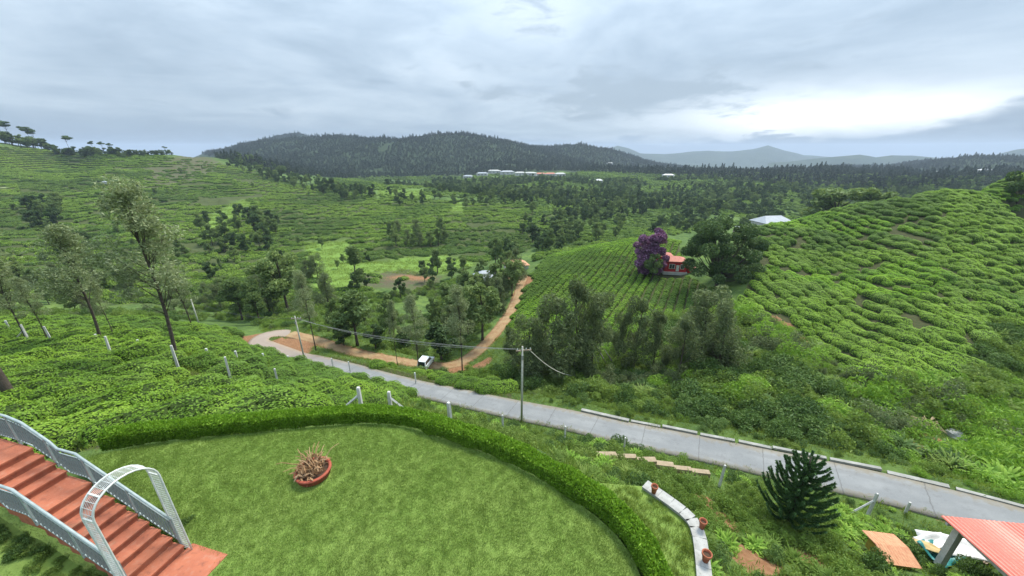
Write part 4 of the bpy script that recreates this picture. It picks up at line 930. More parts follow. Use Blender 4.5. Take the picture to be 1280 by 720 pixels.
shr = [shrub_mesh('shrub', 1500, .17, .45, M['shrub'], rblobs(7, .95, 1.1, .35, .6, 1)), shrub_mesh('shrub', 1500, .15, .5, M['shrub'], rblobs(9, 1.1, .9, .3, .5, 2)),
       shrub_mesh('shrub', 1300, .20, .35, M['shrubdark'], rblobs(7, .9, 1.4, .35, .6, 3)), shrub_mesh('shrub', 1500, .22, .25, M['bamboo'], rblobs(6, .9, 1.3, .4, .7, 4), .2),
       shrub_mesh('shrub', 1100, .15, .4, M['wattle'], rblobs(7, 1.0, 1.2, .3, .55, 5)), fan_mesh('weed', 260, .8, .035, M['shrub']), fan_mesh('weed', 200, .75, .05, M['bamboo']), fan_mesh('weed', 220, .75, .045, M['shrubdark'])]
for i, m_ in enumerate(shr): source(K_SHRUB, 'src_shrub_%d' % i, m_)
for i in range(4): source(K_TUFT, 'src_tuft_%d' % i, blade_mesh('tuft', 16, .085, .052, .011, M['grass'], .6))
for i in range(4): source(K_WILD, 'src_wild_%d' % i, blade_mesh('wild_tuft', 34, .20, .38, .035, M['wild'], .45))

def trunk_tubes(mb, H_, r, limbs, lean=(0, 0), bend=0.0):
    P = [(lean[0] * H_ * s + bend * math.sin(s * 3), lean[1] * H_ * s + bend * .5 * math.sin(s * 4.4), H_ * s) for s in np.linspace(-.03, 1, 9)]
    mb.tube(P, [r * (1 - .82 * s) * (1.25 if s < .06 else 1) for s in np.linspace(0, 1, 9)], 8)
    f = lambda s: np.array([np.interp(s, np.linspace(-.03, 1, 9), [p[k] for p in P]) for k in range(3)])
    for s, tip, rr_ in limbs:
        a = f(s); tip = np.array(tip); mid = a * .5 + tip * .5 + np.array([0, 0, -.06 * np.linalg.norm(tip - a)])
        mb.tube([a, mid, tip], [rr_, rr_ * .65, rr_ * .25], 5)
    return f
def tree(kind, seed, Ht=10.0):
    """returns trunk mesh and crown mesh for one specimen of a kind"""
    q = random.Random(seed); mb = MB(); blobs = []; limbs = []
    if kind == 'oak':                                        # slender silver oak, feathery tiers
        N, size, asp, lm, bark, tr = 10000, .22, .30, M['oak'], M['bark'], .12
        lean, bend = (q.uniform(-.03, .03), q.uniform(-.03, .03)), .22
        for k in range(40):
            s = .46 + .53 * ((k + q.random()) / 40) ** .9; w_ = .165 * min(1.0, (1.03 - s) / .42) * min(1.0, .45 + (s - .42) * 4); a = q.uniform(0, 6.28); d_ = Ht * w_ * q.uniform(.35, 1.0)
            ctr = (d_ * math.cos(a) + lean[0] * Ht * s, d_ * math.sin(a) + lean[1] * Ht * s, Ht * s); r_ = Ht * q.uniform(.032, .062)
            blobs.append((ctr, (r_ * 1.25, r_ * 1.25, r_ * .8))); limbs.append((max(.3, s - q.uniform(.06, .14)), ctr, tr * .2))
    elif kind == 'valley':                                   # clumped round-headed tree
        N, size, asp, lm, bark, tr = 4200, .50, .5, M['valley'], M['bark'], .20
        lean, bend = (q.uniform(-.03, .03), 0), .12
        for k in range(17):
            s = q.uniform(.34, .95); w_ = .24 * math.sqrt(max(.05, 1 - ((s - .6) / .42) ** 2)); a = q.uniform(0, 6.28); d_ = Ht * w_ * q.uniform(.2, 1.0)
            ctr = (d_ * math.cos(a), d_ * math.sin(a), Ht * s); r_ = Ht * q.uniform(.07, .12); blobs.append((ctr, (r_, r_, r_ * .85))); limbs.append((max(.2, s - .15), ctr, tr * .25))
    elif kind == 'column':                                   # narrow upright tree
        N, size, asp, lm, bark, tr = 3600, .46, .45, M['valley'], M['bark'], .16
        lean, bend = (0, 0), .08
        for k in range(16):
            s = q.uniform(.2, .97); w_ = .115 * (1.05 - s) ** .45; a = q.uniform(0, 6.28); d_ = Ht * w_ * q.uniform(.2, 1.0)
            ctr = (d_ * math.cos(a), d_ * math.sin(a), Ht * s); r_ = Ht * q.uniform(.05, .085); blobs.append((ctr, (r_, r_, r_ * 1.2))); limbs.append((max(.15, s - .1), ctr, tr * .2))
    elif kind == 'broad':                                    # big spreading dark tree
        N, size, asp, lm, bark, tr = 38000, .42, .5, M['darktree'], M['bark'], .38
        lean, bend = (0, 0), .1
        for k in range(64):
            s = q.uniform(.22, .92); w_ = .60 * math.sqrt(max(.04, 1 - ((s - .52) / .46) ** 2)); a = q.uniform(0, 6.28); d_ = Ht * w_ * q.uniform(.15, 1.0) ** .7
            ctr = (d_ * math.cos(a), d_ * math.sin(a), Ht * s); r_ = Ht * q.uniform(.07, .125); blobs.append((ctr, (r_ * 1.15, r_ * 1.15, r_ * .95))); limbs.append((q.uniform(.12, .35), ctr, tr * .3))
    elif kind == 'wattle':                                   # wispy grey-green tree, foliage to the ground
        N, size, asp, lm, bark, tr = 6500, .40, .22, M['wattle'], M['bark'], .14
        lean, bend = (q.uniform(-.06, .06), 0), .2
        for k in range(24):
            s = q.uniform(.10, .97); w_ = .33 * (1.08 - s) ** .5; a = q.uniform(0, 6.28); d_ = Ht * w_ * q.uniform(.2, 1.0)
            ctr = (d_ * math.cos(a), d_ * math.sin(a), Ht * s); r_ = Ht * q.uniform(.06, .11); blobs.append((ctr, (r_, r_, r_ * 1.25))); limbs.append((max(.05, s - .16), ctr, tr * .25))
    elif kind == 'flat':                                     # umbrella-topped tree of the ridge
        N, size, asp, lm, bark, tr = 1100, .9, .55, M['darktree'], M['bark'], .16
        lean, bend = (q.uniform(-.05, .05), 0), .2
        for k in range(8):
            s = q.uniform(.80, .97); a = q.uniform(0, 6.28); d_ = Ht * .2 * q.uniform(0, 1.0)
            ctr = (d_ * math.cos(a), d_ * math.sin(a), Ht * s); r_ = Ht * q.uniform(.07, .11); blobs.append((ctr, (r_ * 1.3, r_ * 1.3, r_ * .4))); limbs.append((s - .15, ctr, tr * .3))
    elif kind == 'dark':                                     # rounded dark tree for distant clumps
        N, size, asp, lm, bark, tr = 3000, .60, .55, M['darktree'], M['bark'], .22
        lean, bend = (0, 0), .1
        for k in range(14):
            s = q.uniform(.24, .93); w_ = .27 * math.sqrt(max(.05, 1 - ((s - .52) / .46) ** 2)); a = q.uniform(0, 6.28); d_ = Ht * w_ * q.uniform(.2, 1.0)
            ctr = (d_ * math.cos(a), d_ * math.sin(a), Ht * s); r_ = Ht * q.uniform(.08, .13); blobs.append((ctr, (r_, r_, r_ * .85))); limbs.append((max(.12, s - .2), ctr, tr * .25))
    elif kind == 'bougain':
        N, size, asp, lm, bark, tr = 13000, .32, .6, M['bougain'], M['bark'], .2
        lean, bend = (0, 0), .1
        for k in range(48):
            s = q.uniform(.08, .93); w_ = .36 * math.sqrt(max(.05, 1 - ((s - .52) / .5) ** 2)); a = q.uniform(0, 6.28); d_ = Ht * w_ * q.uniform(.2, 1.0)
            ctr = (d_ * math.cos(a), d_ * math.sin(a), Ht * s); r_ = Ht * q.uniform(.06, .105); blobs.append((ctr, (r_, r_, r_ * .9))); limbs.append((max(.1, s - .25), ctr, tr * .25))
    trunk_tubes(mb, Ht * (.9 if kind not in ('broad', 'bougain') else .5), tr, limbs, lean, bend)
    return mb.mesh('trunk', bark, True), shrub_mesh('crown', N, size, asp, lm, blobs, .3)
PROTO = {}
for kind, n, Ht in (('oak', 4, 13.0), ('valley', 6, 10.0), ('column', 3, 10.0), ('broad', 1, 13.0), ('wattle', 4, 9.0), ('flat', 3, 14.0), ('dark', 5, 10.0), ('bougain', 1, 8.0)):
    PROTO[kind] = [(tree(kind, 100 + 7 * i, Ht), Ht) for i in range(n)]
def plant(kind, p, h, lab, name='tree', cat='tree', group=None, wid=1.0, tilt=(0, 0), var=None):
    (tm_, cm_), Ht = PROTO[kind][R.randrange(len(PROTO[kind])) if var is None else var]
    t = thing(name, lab, cat, p, R.uniform(0, 6.28) if tilt == (0, 0) else 0, group); s = h / Ht; t.scale = (s * wid, s * wid, s)
    t.rotation_euler.x = tilt[1]; t.rotation_euler.y = tilt[0]
    link('trunk', tm_, t); link('crown', cm_, t); return t
def tree_px(kind, u, v, vt, lab, d=None, **kw):
    if d: p = at(u, v, d * S); p[2] = gz(p[0], p[1])
    else: p = ground(u, v)
    h = ztop(p, vt) - p[2]; p = p - np.array([0, 0, .15]); return plant(kind, p, max(h, 1.5), lab, **kw)

# ------------------------------------------------------------------ single trees
o = [('oak', 222, 456, 224, 'tallest pale silver oak with a dense feathery crown in the tea field', 1.15, (.06, 0), 0), ('oak', 128, 433, 280, 'second pale silver oak with bent dark trunk in the tea field', 1.25, (.03, 0), 1),
     ('oak', 62, 431, 345, 'thin silver oak with sparse crown between leaning fence posts', .9, (.02, 0), 2), ('oak', 36, 429, 322, 'thin dark trunked silver oak beside the braced fence post', 1.1, (0, 0), 3),
     ('oak', 144, 424, 345, 'short silver oak with pale leaning trunk behind the second tall one', .8, (-.03, 0), 1), ('oak', 243, 417, 330, 'slim silver oak with wide low crown beside the pale far pole', 1.0, (-.04, 0), 2),
     ('oak', 395, 438, 338, 'slim two tiered silver oak beside the red soil at the road bend', .75, (0, 0), 3), ('oak', 524, 466, 368, 'tall thin trunked tree right behind the parked white van', .85, (0, 0), 1),
     ('oak', 578, 469, 357, 'tall thin trunked tree beside the gravel heap at the track bend', .9, (0, 0), 0), ('oak', 497, 456, 375, 'thin trunked tree standing on the verge of pale dirt track', .6, (0, 0), 2)]
for kind, u, v, vt, lab, wd, tl_, var in o: tree_px(kind, u, v, vt, lab, name='silver_oak_tree', wid=wd, tilt=tl_, var=var, group='silver oaks')
tree_px('oak', 20, 507, 120, 'silver oak with thick leaning trunk outside the stair landing', name='silver_oak_tree', wid=1.7, tilt=(-.16, .0), var=0, group='silver oaks')
tree_px('oak', -20, 420, 162, 'tall pale silver oak whose crown rises beside the ridge trees', name='silver_oak_tree', wid=.9, var=1, group='silver oaks')
tree_px('broad', 895, 362, 272, 'big spreading dark green tree beside the red house', d=76, name='shade_tree', wid=.93)
tree_px('bougain', 812, 331, 284, 'purple flowering bougainvillea tree beside the red house', d=88, name='bougainvillea_tree', wid=1.08)
tree_px('valley', 816, 341, 314, 'small grey green round tree below the purple bougainvillea', d=85, name='small_tree')
tree_px('dark', 1283, 230, 176, 'dark leafy tree standing on the crest of the right tea hill', d=96, name='crest_tree', wid=.8)
tree_px('valley', 1088, 268, 227, 'light green tree rising behind the tea crest', d=150, name='valley_tree')
tree_px('valley', 1045, 266, 234, 'low light green tree with wide crown behind the tea crest', d=160, name='valley_tree', wid=1.5)
o = [(660, 474, 395, 1.0, 'grey green wattle beside the tall utility pole'), (690, 472, 372, 1.15, 'grey wattle with ragged top in the gully thicket'), (716, 470, 352, .8, 'tallest feathery wattle of the gully thicket'), (738, 466, 357, .85, 'feathery wattle behind the bare leaning poles'),
     (675, 462, 410, 1.2, 'low dense wattle at the edge of mid slope tea'), (792, 462, 372, .85, 'dark pointed wattle at the right of the bare leaning poles'), (815, 462, 390, .8, 'dark wattle beside the pointed one'), (772, 455, 388, .8, 'dark narrow wattle between feathery and pointed ones'),
     (873, 448, 360, 1.25, 'greyish spreading wattle below the big dark tree'), (895, 462, 372, 1.0, 'dark wattle on the gully slope below the big dark tree'), (848, 470, 398, 1.0, 'low wattle among the gully brush'), (640, 460, 405, .8, 'thin wattle beside the end of pale dirt track')]
for k, (u, v, vt, wd, lab) in enumerate(o): tree_px('wattle', u, v, vt, lab, name='wattle_tree', wid=wd, group='wattle trees in the gully', var=k % 4)
o = [('valley', 360, 388, 312, 1.1, 'large dark round tree behind the road bend'), ('valley', 338, 392, 330, 1.0, 'round tree beside the large dark one behind the road bend'), ('valley', 447, 432, 362, 1.25, 'grey green ball shaped tree above the pale dirt track'),
     ('valley', 488, 424, 368, .8, 'narrow round headed tree beside the ball shaped tree'), ('column', 448, 362, 307, 1.4, 'upright dark columnar tree in the bright valley fields'), ('column', 547, 342, 310, 1.3, 'small dark columnar tree among the terraces'),
     ('valley', 603, 425, 350, 1.1, 'leafy tree between cottage and dirt track'), ('valley', 585, 420, 362, .9, 'leafy tree behind the thin trunk at track bend'), ('dark', 552, 450, 405, 1.3, 'rounded blue grey bushy tree behind the parked van'),
     ('valley', 303, 400, 345, 1.0, 'grey green tree behind the tea beside the far pole'), ('valley', 325, 404, 352, .9, 'low tree beside the red earth bank'), ('valley', 420, 420, 372, .8, 'small tree behind the slim two tiered oak'), ('valley', 640, 370, 322, 1.0, 'leafy tree beside the tan roofed cottage'),
     ('valley', 620, 372, 328, 1.0, 'leafy tree between the two cottages'), ('column', 580, 350, 320, 1.2, 'dark tree behind the grey roofed cottage'), ('dark', 430, 432, 405, 1.2, 'dark low bushy tree at the start of pale dirt track'), ('dark', 510, 440, 408, 1.2, 'dark low bushy tree behind the thin verge tree'),
     ('dark', 470, 436, 405, 1.3, 'dark low bushy tree under the ball shaped tree'), ('valley', 545, 415, 372, .9, 'leafy tree behind the blue grey bushy one')]
for kind, u, v, vt, wd, lab in o: tree_px(kind, u, v, vt, lab, name='valley_tree', wid=wd, group='trees in the valley behind the road')
def zone(poly, n, kinds, hr, lab, group, name, gap=6, wr=(.85, 1.25), dm=(30, 900)):
    us, vs = [p[0] for p in poly], [p[1] for p in poly]; done = []; tries = 0
    while len(done) < n and tries < n * 30:
        tries += 1; u, v = R.uniform(min(us), max(us)), R.uniform(min(vs), max(vs))
        if not inpoly(np.array([u]), np.array([v]), poly)[0] or any(abs(u - a) + 1.6 * abs(v - b) < gap for a, b in done): continue
        p = ground(u, v); d_ = p[1] * CP - p[2] * SP
        if not dm[0] * S < d_ < dm[1] * S: continue
        done.append((u, v)); kd = R.choice(kinds); h_ = R.uniform(*hr); sz = 'tall' if h_ > hr[0] + .66 * (hr[1] - hr[0]) else 'low' if h_ < hr[0] + .33 * (hr[1] - hr[0]) else 'middling'
        plant(kd, p - np.array([0, 0, .2]), h_, sz + ' ' + {'dark': 'dark green', 'valley': 'light grey green', 'wattle': 'wispy olive', 'column': 'narrow upright'}[kd] + ' ' + lab, name=name, group=group, wid=R.uniform(*wr))
Z = zone
Z([(245, 280), (290, 268), (345, 262), (352, 300), (330, 320), (270, 318), (250, 300)], 24, ['valley', 'valley', 'dark'], (8, 13), 'tree of the clump on the green hillside', 'clump on the hillside terraces', 'hillside_tree', 9)
Z([(30, 262), (75, 255), (82, 285), (40, 290)], 11, ['valley', 'dark'], (7, 12), 'tree of the grove in the hillside hollow', 'grove in the hillside hollow', 'hillside_tree', 7)
Z([(480, 290), (560, 283), (568, 308), (490, 312)], 14, ['valley', 'wattle'], (7, 11), 'tree of the thin grove between the terraced fields', 'grove between the terraces', 'hillside_tree', 8)
Z([(265, 205), (300, 197), (350, 212), (400, 232), (480, 245), (470, 256), (380, 240), (320, 222)], 80, ['dark', 'dark', 'valley'], (8, 14), 'tree of the belt along the hillside shoulder', 'tree belt along the shoulder', 'shoulder_tree', 4)
Z([(480, 244), (640, 248), (640, 264), (500, 258)], 20, ['dark', 'valley'], (7, 12), 'tree of the line above the striped tea terraces', 'trees above the terraces', 'terrace_tree', 8)
Z([(655, 268), (700, 262), (770, 280), (790, 300), (730, 308), (705, 316), (660, 320), (640, 335), (600, 330), (650, 305)], 34, ['dark', 'valley', 'valley'], (8, 13), 'tree of the wooded dip behind the mid slope tea', 'trees in the dip', 'dip_tree', 8, dm=(95, 500))
Z([(640, 236), (800, 240), (830, 262), (780, 278), (700, 262), (640, 258)], 85, ['dark', 'dark', 'valley'], (9, 14), 'tree of the wood across the valley below the village', 'wood below the village', 'wood_tree', 4.5)
Z([(840, 225), (1010, 232), (1060, 250), (960, 262), (860, 268), (800, 262), (820, 240)], 80, ['dark', 'dark', 'valley'], (8, 13), 'tree on the far slope behind the right tea hill', 'trees on the far slope', 'far_slope_tree', 6)
Z([(560, 222), (720, 222), (760, 236), (640, 236), (560, 238)], 44, ['dark', 'valley'], (8, 13), 'tree among the fields before the far village', 'trees before the village', 'village_tree', 5)
Z([(0, 230), (240, 205), (420, 250), (440, 330), (330, 345), (230, 345), (0, 345)], 42, ['valley', 'valley', 'dark', 'column'], (4, 8), 'lone tree in the green hillside fields', 'lone trees on the hillside', 'field_tree', 16, dm=(88, 500))
Z([(240, 345), (420, 345), (420, 385), (330, 395), (250, 392)], 16, ['valley', 'wattle', 'dark'], (6, 10), 'tree of the wooded slope behind the tea field and road bend', 'trees on the slope behind the tea', 'slope_tree', 12)
Z([(-20, 350), (240, 352), (240, 396), (-20, 396)], 24, ['valley', 'wattle', 'valley'], (5, 8.5), 'tree between the silver oaks behind the tea field', 'trees behind the silver oaks', 'backdrop_tree', 12)
Z([(430, 310), (560, 330), (600, 345), (560, 372), (450, 395), (400, 380)], 14, ['valley', 'dark'], (4, 7), 'tree beside the bright valley fields', 'small trees by valley fields', 'valley_field_tree', 14)
Z([(600, 345), (652, 335), (640, 378), (600, 420), (540, 420), (540, 395)], 20, ['valley', 'wattle', 'valley'], (6, 9.5), 'tree of the thicket along the rising dirt track', 'thicket along the dirt track', 'track_tree', 10)
# skyline trees on the left ridge
def crest(u, f=1.0):
    """highest-looking ground of the left ridge in one direction"""
    q = ray(u, 190); q = q / np.hypot(q[0], q[1]); r = np.linspace(330, 800, 300); e = gz(q[0] * r, q[1] * r) / r; r0 = r[np.argmax(e)] * f
    return np.array([q[0] * r0, q[1] * r0, gz(q[0] * r0, q[1] * r0)])
for k in range(110):
    u = R.uniform(-10, 215); p = crest(u, 0.985 + R.uniform(-.02, .015))
    plant(R.choice(['dark', 'dark', 'valley']), p - np.array([0, 0, .4]), R.uniform(6, 11) * (1.45 if u < 60 else .7 if u > 165 else 1), 'dark tree of the skyline row along the left ridge', name='ridge_tree', group='skyline trees on the ridge', wid=R.uniform(1.0, 1.5))
for u, h_ in ((12, 26), (20, 25), (44, 24), (50, 22), (88, 21), (118, 15), (130, 15), (140, 13), (207, 10)):
    p = crest(u)
    plant('flat', p, h_, 'flat topped umbrella shaped tree standing above the left ridge skyline', name='umbrella_tree', group='umbrella trees on the skyline', wid=R.uniform(.8, 1.1))

# ------------------------------------------------------------------ young conifer below the road
p = ground(985, 652); hT = ztop(p, 568) - p[2]
t = thing('young_conifer', 'young dark conifer with thick upcurved finger branches below the road', 'conifer', p)
mb = MB(); mb.tube([(0, 0, -.3), (.03, 0, hT * .5), (0, 0, hT * .97)], [.12, .09, .03], 8); mb.obj('trunk', M['bark'], t, smooth=True)
for k in range(96):
    s = .06 + .9 * (k / 95) ** 1.1; a = k * 2.399; Lb = hT * (.34 * (1 - s) ** .62 + .06); P = []
    for j in range(7):
        q = j / 6; P.append(np.array([math.cos(a) * Lb * q, math.sin(a) * Lb * q, hT * s * .93 + Lb * (-.10 * math.sin(q * 3.14) + .75 * q * q)]))
    P = np.array(P); n = int(220 + 240 * Lb); q = rng.random(n) ** .8; ctr = np.stack([np.interp(q, np.linspace(0, 1, 7), P[:, i]) for i in range(3)], 1)
    tan = unit(P[-1] - P[0])[None]; rad = unit(np.cross(tan, rng.normal(size=(n, 3)))); ax = unit(rad + tan * .9); rl = .075 * (1 - .35 * q)[:, None]
    V_, F_ = kites(ctr + rad * rl * .6, ax, unit(np.cross(ax, rng.normal(size=(n, 3)))), rng.uniform(.10, .20, n), .30)
    link('branch', fastmesh('branch', V_, F_, M['conifer']), t)

# ------------------------------------------------------------------ hedge
t = thing('clipped_hedge', 'low clipped bright green hedge curving along the edge of lawn', 'hedge')
hw, hh_ = .62, .52; Lh = np.concatenate([[0], np.cumsum(np.linalg.norm(np.diff(hl, axis=0), axis=1))])
n = 105000; s = rng.random(n) * Lh[-1]; q = rng.random(n) * (hh_ * 2 + hw)
base = np.stack([np.interp(s, Lh, hl[:, i]) for i in range(3)], 1); nx = unit(np.stack([np.interp(s, Lh, hn[:, i]) for i in range(2)], 1))
bump_ = .12 * fbm(s * 1.9, q * 2.4, 4) + .09 * fbm(s * .4, q * .3, 2)
off = np.where(q < hh_, 0, np.where(q < hh_ + hw, q - hh_, hw)); zz = np.where(q < hh_, q, np.where(q < hh_ + hw, hh_, hh_ * 2 + hw - q))
rnd_ = np.minimum(np.abs(q - hh_), np.abs(q - hh_ - hw)); corner = np.exp(-(rnd_ / .12) ** 2) * .055
no = np.where(q < hh_, -1.0, np.where(q < hh_ + hw, 0.0, 1.0)); nz_ = np.where((q > hh_) & (q < hh_ + hw), 1.0, .25)
off = off + no * (bump_ - corner) + np.where(no == 0, np.sign(hh_ + hw / 2 - q) * corner, 0); zz = zz + np.where(no == 0, bump_ - corner, -corner * .5) + rng.normal(0, .025, n)
hgrow = 1.0 + .20 * fbm(s * .25, s * 0, 2)
P = base.copy(); P[:, :2] += nx * (off[:, None] + .03); P[:, 2] += np.maximum(zz * hgrow, .0)
N_ = unit(np.concatenate([nx * no[:, None], nz_[:, None]], 1))
ax = unit(N_ * .5 + rng.normal(size=(n, 3)) * .55 + np.array([0, 0, .45]))
V_, F_ = kites(P, ax, unit(np.cross(ax, rng.normal(size=(n, 3)))), rng.uniform(.07, .16, n), .34)
tag(link('foliage', fastmesh('foliage', V_, F_, M['hedge']), t), kind='stuff')
V_ = []
for oo, z_ in ((.11, 0), (.14, hh_ * .78), (hw - .12, hh_ * .78), (hw - .08, 0)):
    w_ = hl.copy(); w_[:, :2] += hn * oo; w_[:, 2] += z_; V_.append(w_)
k = len(hl); ii = np.arange(k * 4).reshape(k, 4); V_ = np.stack(V_, 1).reshape(-1, 3)
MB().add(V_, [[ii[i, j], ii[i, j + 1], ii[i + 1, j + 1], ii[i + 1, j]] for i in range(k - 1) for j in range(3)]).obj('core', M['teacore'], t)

# ------------------------------------------------------------------ scattering of uncountable plants
def scatter(name, P, rot, scl, ids, collection):
    m = bpy.data.meshes.new(name); m.vertices.add(len(P)); m.vertices.foreach_set('co', np.ascontiguousarray(P, np.float32).ravel())
    for nm, A2 in (('rot', rot), ('scl', scl)): m.attributes.new(nm, 'FLOAT_VECTOR', 'POINT').data.foreach_set('vector', np.ascontiguousarray(A2, np.float32).ravel())
    m.attributes.new('pick', 'INT', 'POINT').data.foreach_set('value', np.ascontiguousarray(ids, np.int32))
    o = link(name, m); ng = bpy.data.node_groups.new(name, 'GeometryNodeTree'); g = NT(ng)
    ng.interface.new_socket('Geometry', in_out='INPUT', socket_type='NodeSocketGeometry'); ng.interface.new_socket('Geometry', in_out='OUTPUT', socket_type='NodeSocketGeometry')
    gi = g.n('NodeGroupInput'); go = g.n('NodeGroupOutput')
    ci = g.n('GeometryNodeCollectionInfo', {'Collection': collection, 'Separate Children': True, 'Reset Children': True})
    na = lambda nm, ty: g.n('GeometryNodeInputNamedAttribute', {'Name': nm}, data_type=ty).outputs[0]
    er = g.n('FunctionNodeEulerToRotation', {0: na('rot', 'FLOAT_VECTOR')})
    ip = g.n('GeometryNodeInstanceOnPoints', {'Points': gi.outputs[0], 'Instance': ci.outputs[0], 'Pick Instance': True, 'Instance Index': na('pick', 'INT'), 'Rotation': er.outputs[0], 'Scale': na('scl', 'FLOAT_VECTOR')})
    ng.links.new(ip.outputs[0], go.inputs[0]); o.modifiers.new('scatter', 'NODES').node_group = ng
    return tag(o, kind='stuff')
def rnd(n, a, b): return rng.uniform(a, b, n)
def grid_pts(x0, x1, y0, y1, sx, sy, jit, ang_=0.0):
    """jittered rows turned by an angle"""
    cx, cy = (x0 + x1) / 2, (y0 + y1) / 2; r_ = math.hypot(x1 - x0, y1 - y0) / 2
    a, b = np.meshgrid(np.arange(-r_, r_, sx), np.arange(-r_, r_, sy)); a = a + (np.arange(len(b)) % 2)[:, None] * sx * .5
    a, b = a.ravel() + rng.normal(0, jit * sx, a.size), b.ravel() + rng.normal(0, jit * .6 * sy, a.size)
    ca, sa_ = math.cos(ang_), math.sin(ang_); x_, y_ = cx + a * ca - b * sa_, cy + a * sa_ + b * ca
    return x_, y_
def select(x_, y_, polys, dm, clear=()):
    P = np.stack([x_, y_, gz(x_, y_)], 1); u, v, d_ = proj(P); k = np.zeros(len(P), bool)
    for po in polys: k |= inpoly(u, v, po)
    k &= (d_ > dm[0] * S) & (d_ < dm[1] * S)
    for lines, dist in clear: k &= polydist(x_, y_, lines)[0] > dist
    return P[k], d_[k], u[k], v[k]
SOILZ = lambda P, t_=.55: gsample(SOIL, P[:, 0], P[:, 1]) < t_
lawn_out = lambda P, d_: (polydist(P[:, 0], P[:, 1], lawn, True)[0] > d_) & ~inpoly(P[:, 0], P[:, 1], lawn) & ~inpoly(P[:, 0], P[:, 1], VERGE)
stair_c = [B0[:2] + pp * SW / 2 - dr * 1.3, B0[:2] + pp * SW / 2 + dr * 8.5]
off_stairs = lambda P, d_: polydist(P[:, 0], P[:, 1], stair_c)[0] > d_
def objects_of(Pk, sk, rk, ik, meshes, lab, grp):
    for p, s_, r_, i_ in zip(Pk, sk, rk, ik):
        o = link('tea_bush', meshes[i_], None, p); o.rotation_euler = r_; o.scale = s_
        tag(o, ('broad ' if s_[0] * s_[1] > 1.9 else 'narrow ' if s_[0] * s_[1] < 1.25 else 'middle sized ') + lab, 'tea bush', grp)
def field(name, P, d_, u, v, K, meshes, sr, zr, nobj, lab, grp, near=None, elong=(1, 1), ang_=None):
    n = len(P); s_ = rnd(n, *sr); sc3 = np.stack([s_ * rnd(n, *elong), s_, s_ * rnd(n, *zr)], 1)
    rot = np.stack([rng.normal(0, .05, n), rng.normal(0, .05, n), rnd(n, 0, 6.28) if ang_ is None else ang_ + rng.normal(0, .25, n)], 1); ids = rng.integers(0, len(meshes), n)
    vis = (u > 5) & (u < 1275) & (v > 0) & (v < 715); sizev = np.where(vis, s_ / d_, 0); order = np.argsort(-sizev); take = np.zeros(n, bool); take[order[:nobj]] = True; take &= vis
    P = P - np.array([0, 0, .06])
    objects_of(P[take], sc3[take], rot[take], ids[take], meshes, lab, grp)
    k = ~take; return scatter(name, P[k], rot[k], sc3[k], ids[k], K)
# tea on the near left
x_, y_ = grid_pts(-75, 15, 8, 75, 1.95, 1.85, .15, .10)
P, d_, u, v = select(x_, y_, [TEA_L, TEA_L2], (10, 64), ((road_line, 2.3), (track_line, 2.2)))
k = lawn_out(P, 1.4) & off_stairs(P, 1.5) & SOILZ(P) & (vnoise(P[:, 0] / 2.2, P[:, 1] / 2.2) > -.42)
for oo in bpy.data.objects:
    if oo.name.startswith('fence_post'):
        lo = np.array(oo.location[:2]); aw = (P[:, :2] - lo) @ unit(lo); sd2 = np.abs((P[:, 0] - lo[0]) * unit(lo)[1] - (P[:, 1] - lo[1]) * unit(lo)[0]); k &= ~((sd2 < 1.0) & (aw < .4) & (aw > -1.7))
P, d_, u, v = P[k], d_[k], u[k], v[k]
field('tea_field', P, d_, u, v, KT_TEA, tea_m, (.92, 1.35), (.75, 1.25), 160, 'flat topped tea bush in the field between the lawn hedge and silver oaks', 'tea bushes beside the lawn', elong=(1.0, 1.5), ang_=.1)
# tea on the right hill
ga, gb = ground(1040, 370), ground(1200, 452); RA = math.atan2(gb[1] - ga[1], gb[0] - ga[0])
x_, y_ = grid_pts(20, 230, 30, 150, 1.80, 2.25, .13, RA)
P, d_, u, v = select(x_, y_, [TEA_R], (30, 140))
pathn = vnoise(P[:, 0] / 14 + 3, P[:, 1] / 14); k = SOILZ(P) & (np.abs(pathn) > .034) & (vnoise(P[:, 0] / 2.5, P[:, 1] / 2.5) > -.41); P, d_, u, v = P[k], d_[k], u[k], v[k]
field('tea_hill', P, d_, u, v, KT_TEA2, tea2_m, (.84, 1.30), (.7, 1.1), 140, 'rounded bright tea bush on the steep right hill beyond the gully', 'tea bushes of the right hill', elong=(1.0, 1.8), ang_=RA)
# clipped rows on the mid slope
x_, y_ = grid_pts(-5, 70, 50, 150, 1.15, 1.95, .06, math.radians(62))
P, d_, u, v = select(x_, y_, [TEA_M], (45, 138)); k = SOILZ(P) & (np.hypot(P[:, 0] - bpy.data.objects['red_house'].location.x, P[:, 1] - bpy.data.objects['red_house'].location.y) > 7); P, d_, u, v = P[k], d_[k], u[k], v[k]
n = len(P); scatter('tea_rows', P, np.stack([np.zeros(n), np.zeros(n), np.full(n, math.radians(62)) + rng.normal(0, .1, n)], 1), np.stack([rnd(n, .7, .85), rnd(n, .80, .92), rnd(n, .8, 1.05)], 1), rng.integers(0, 4, n), K_ROW)
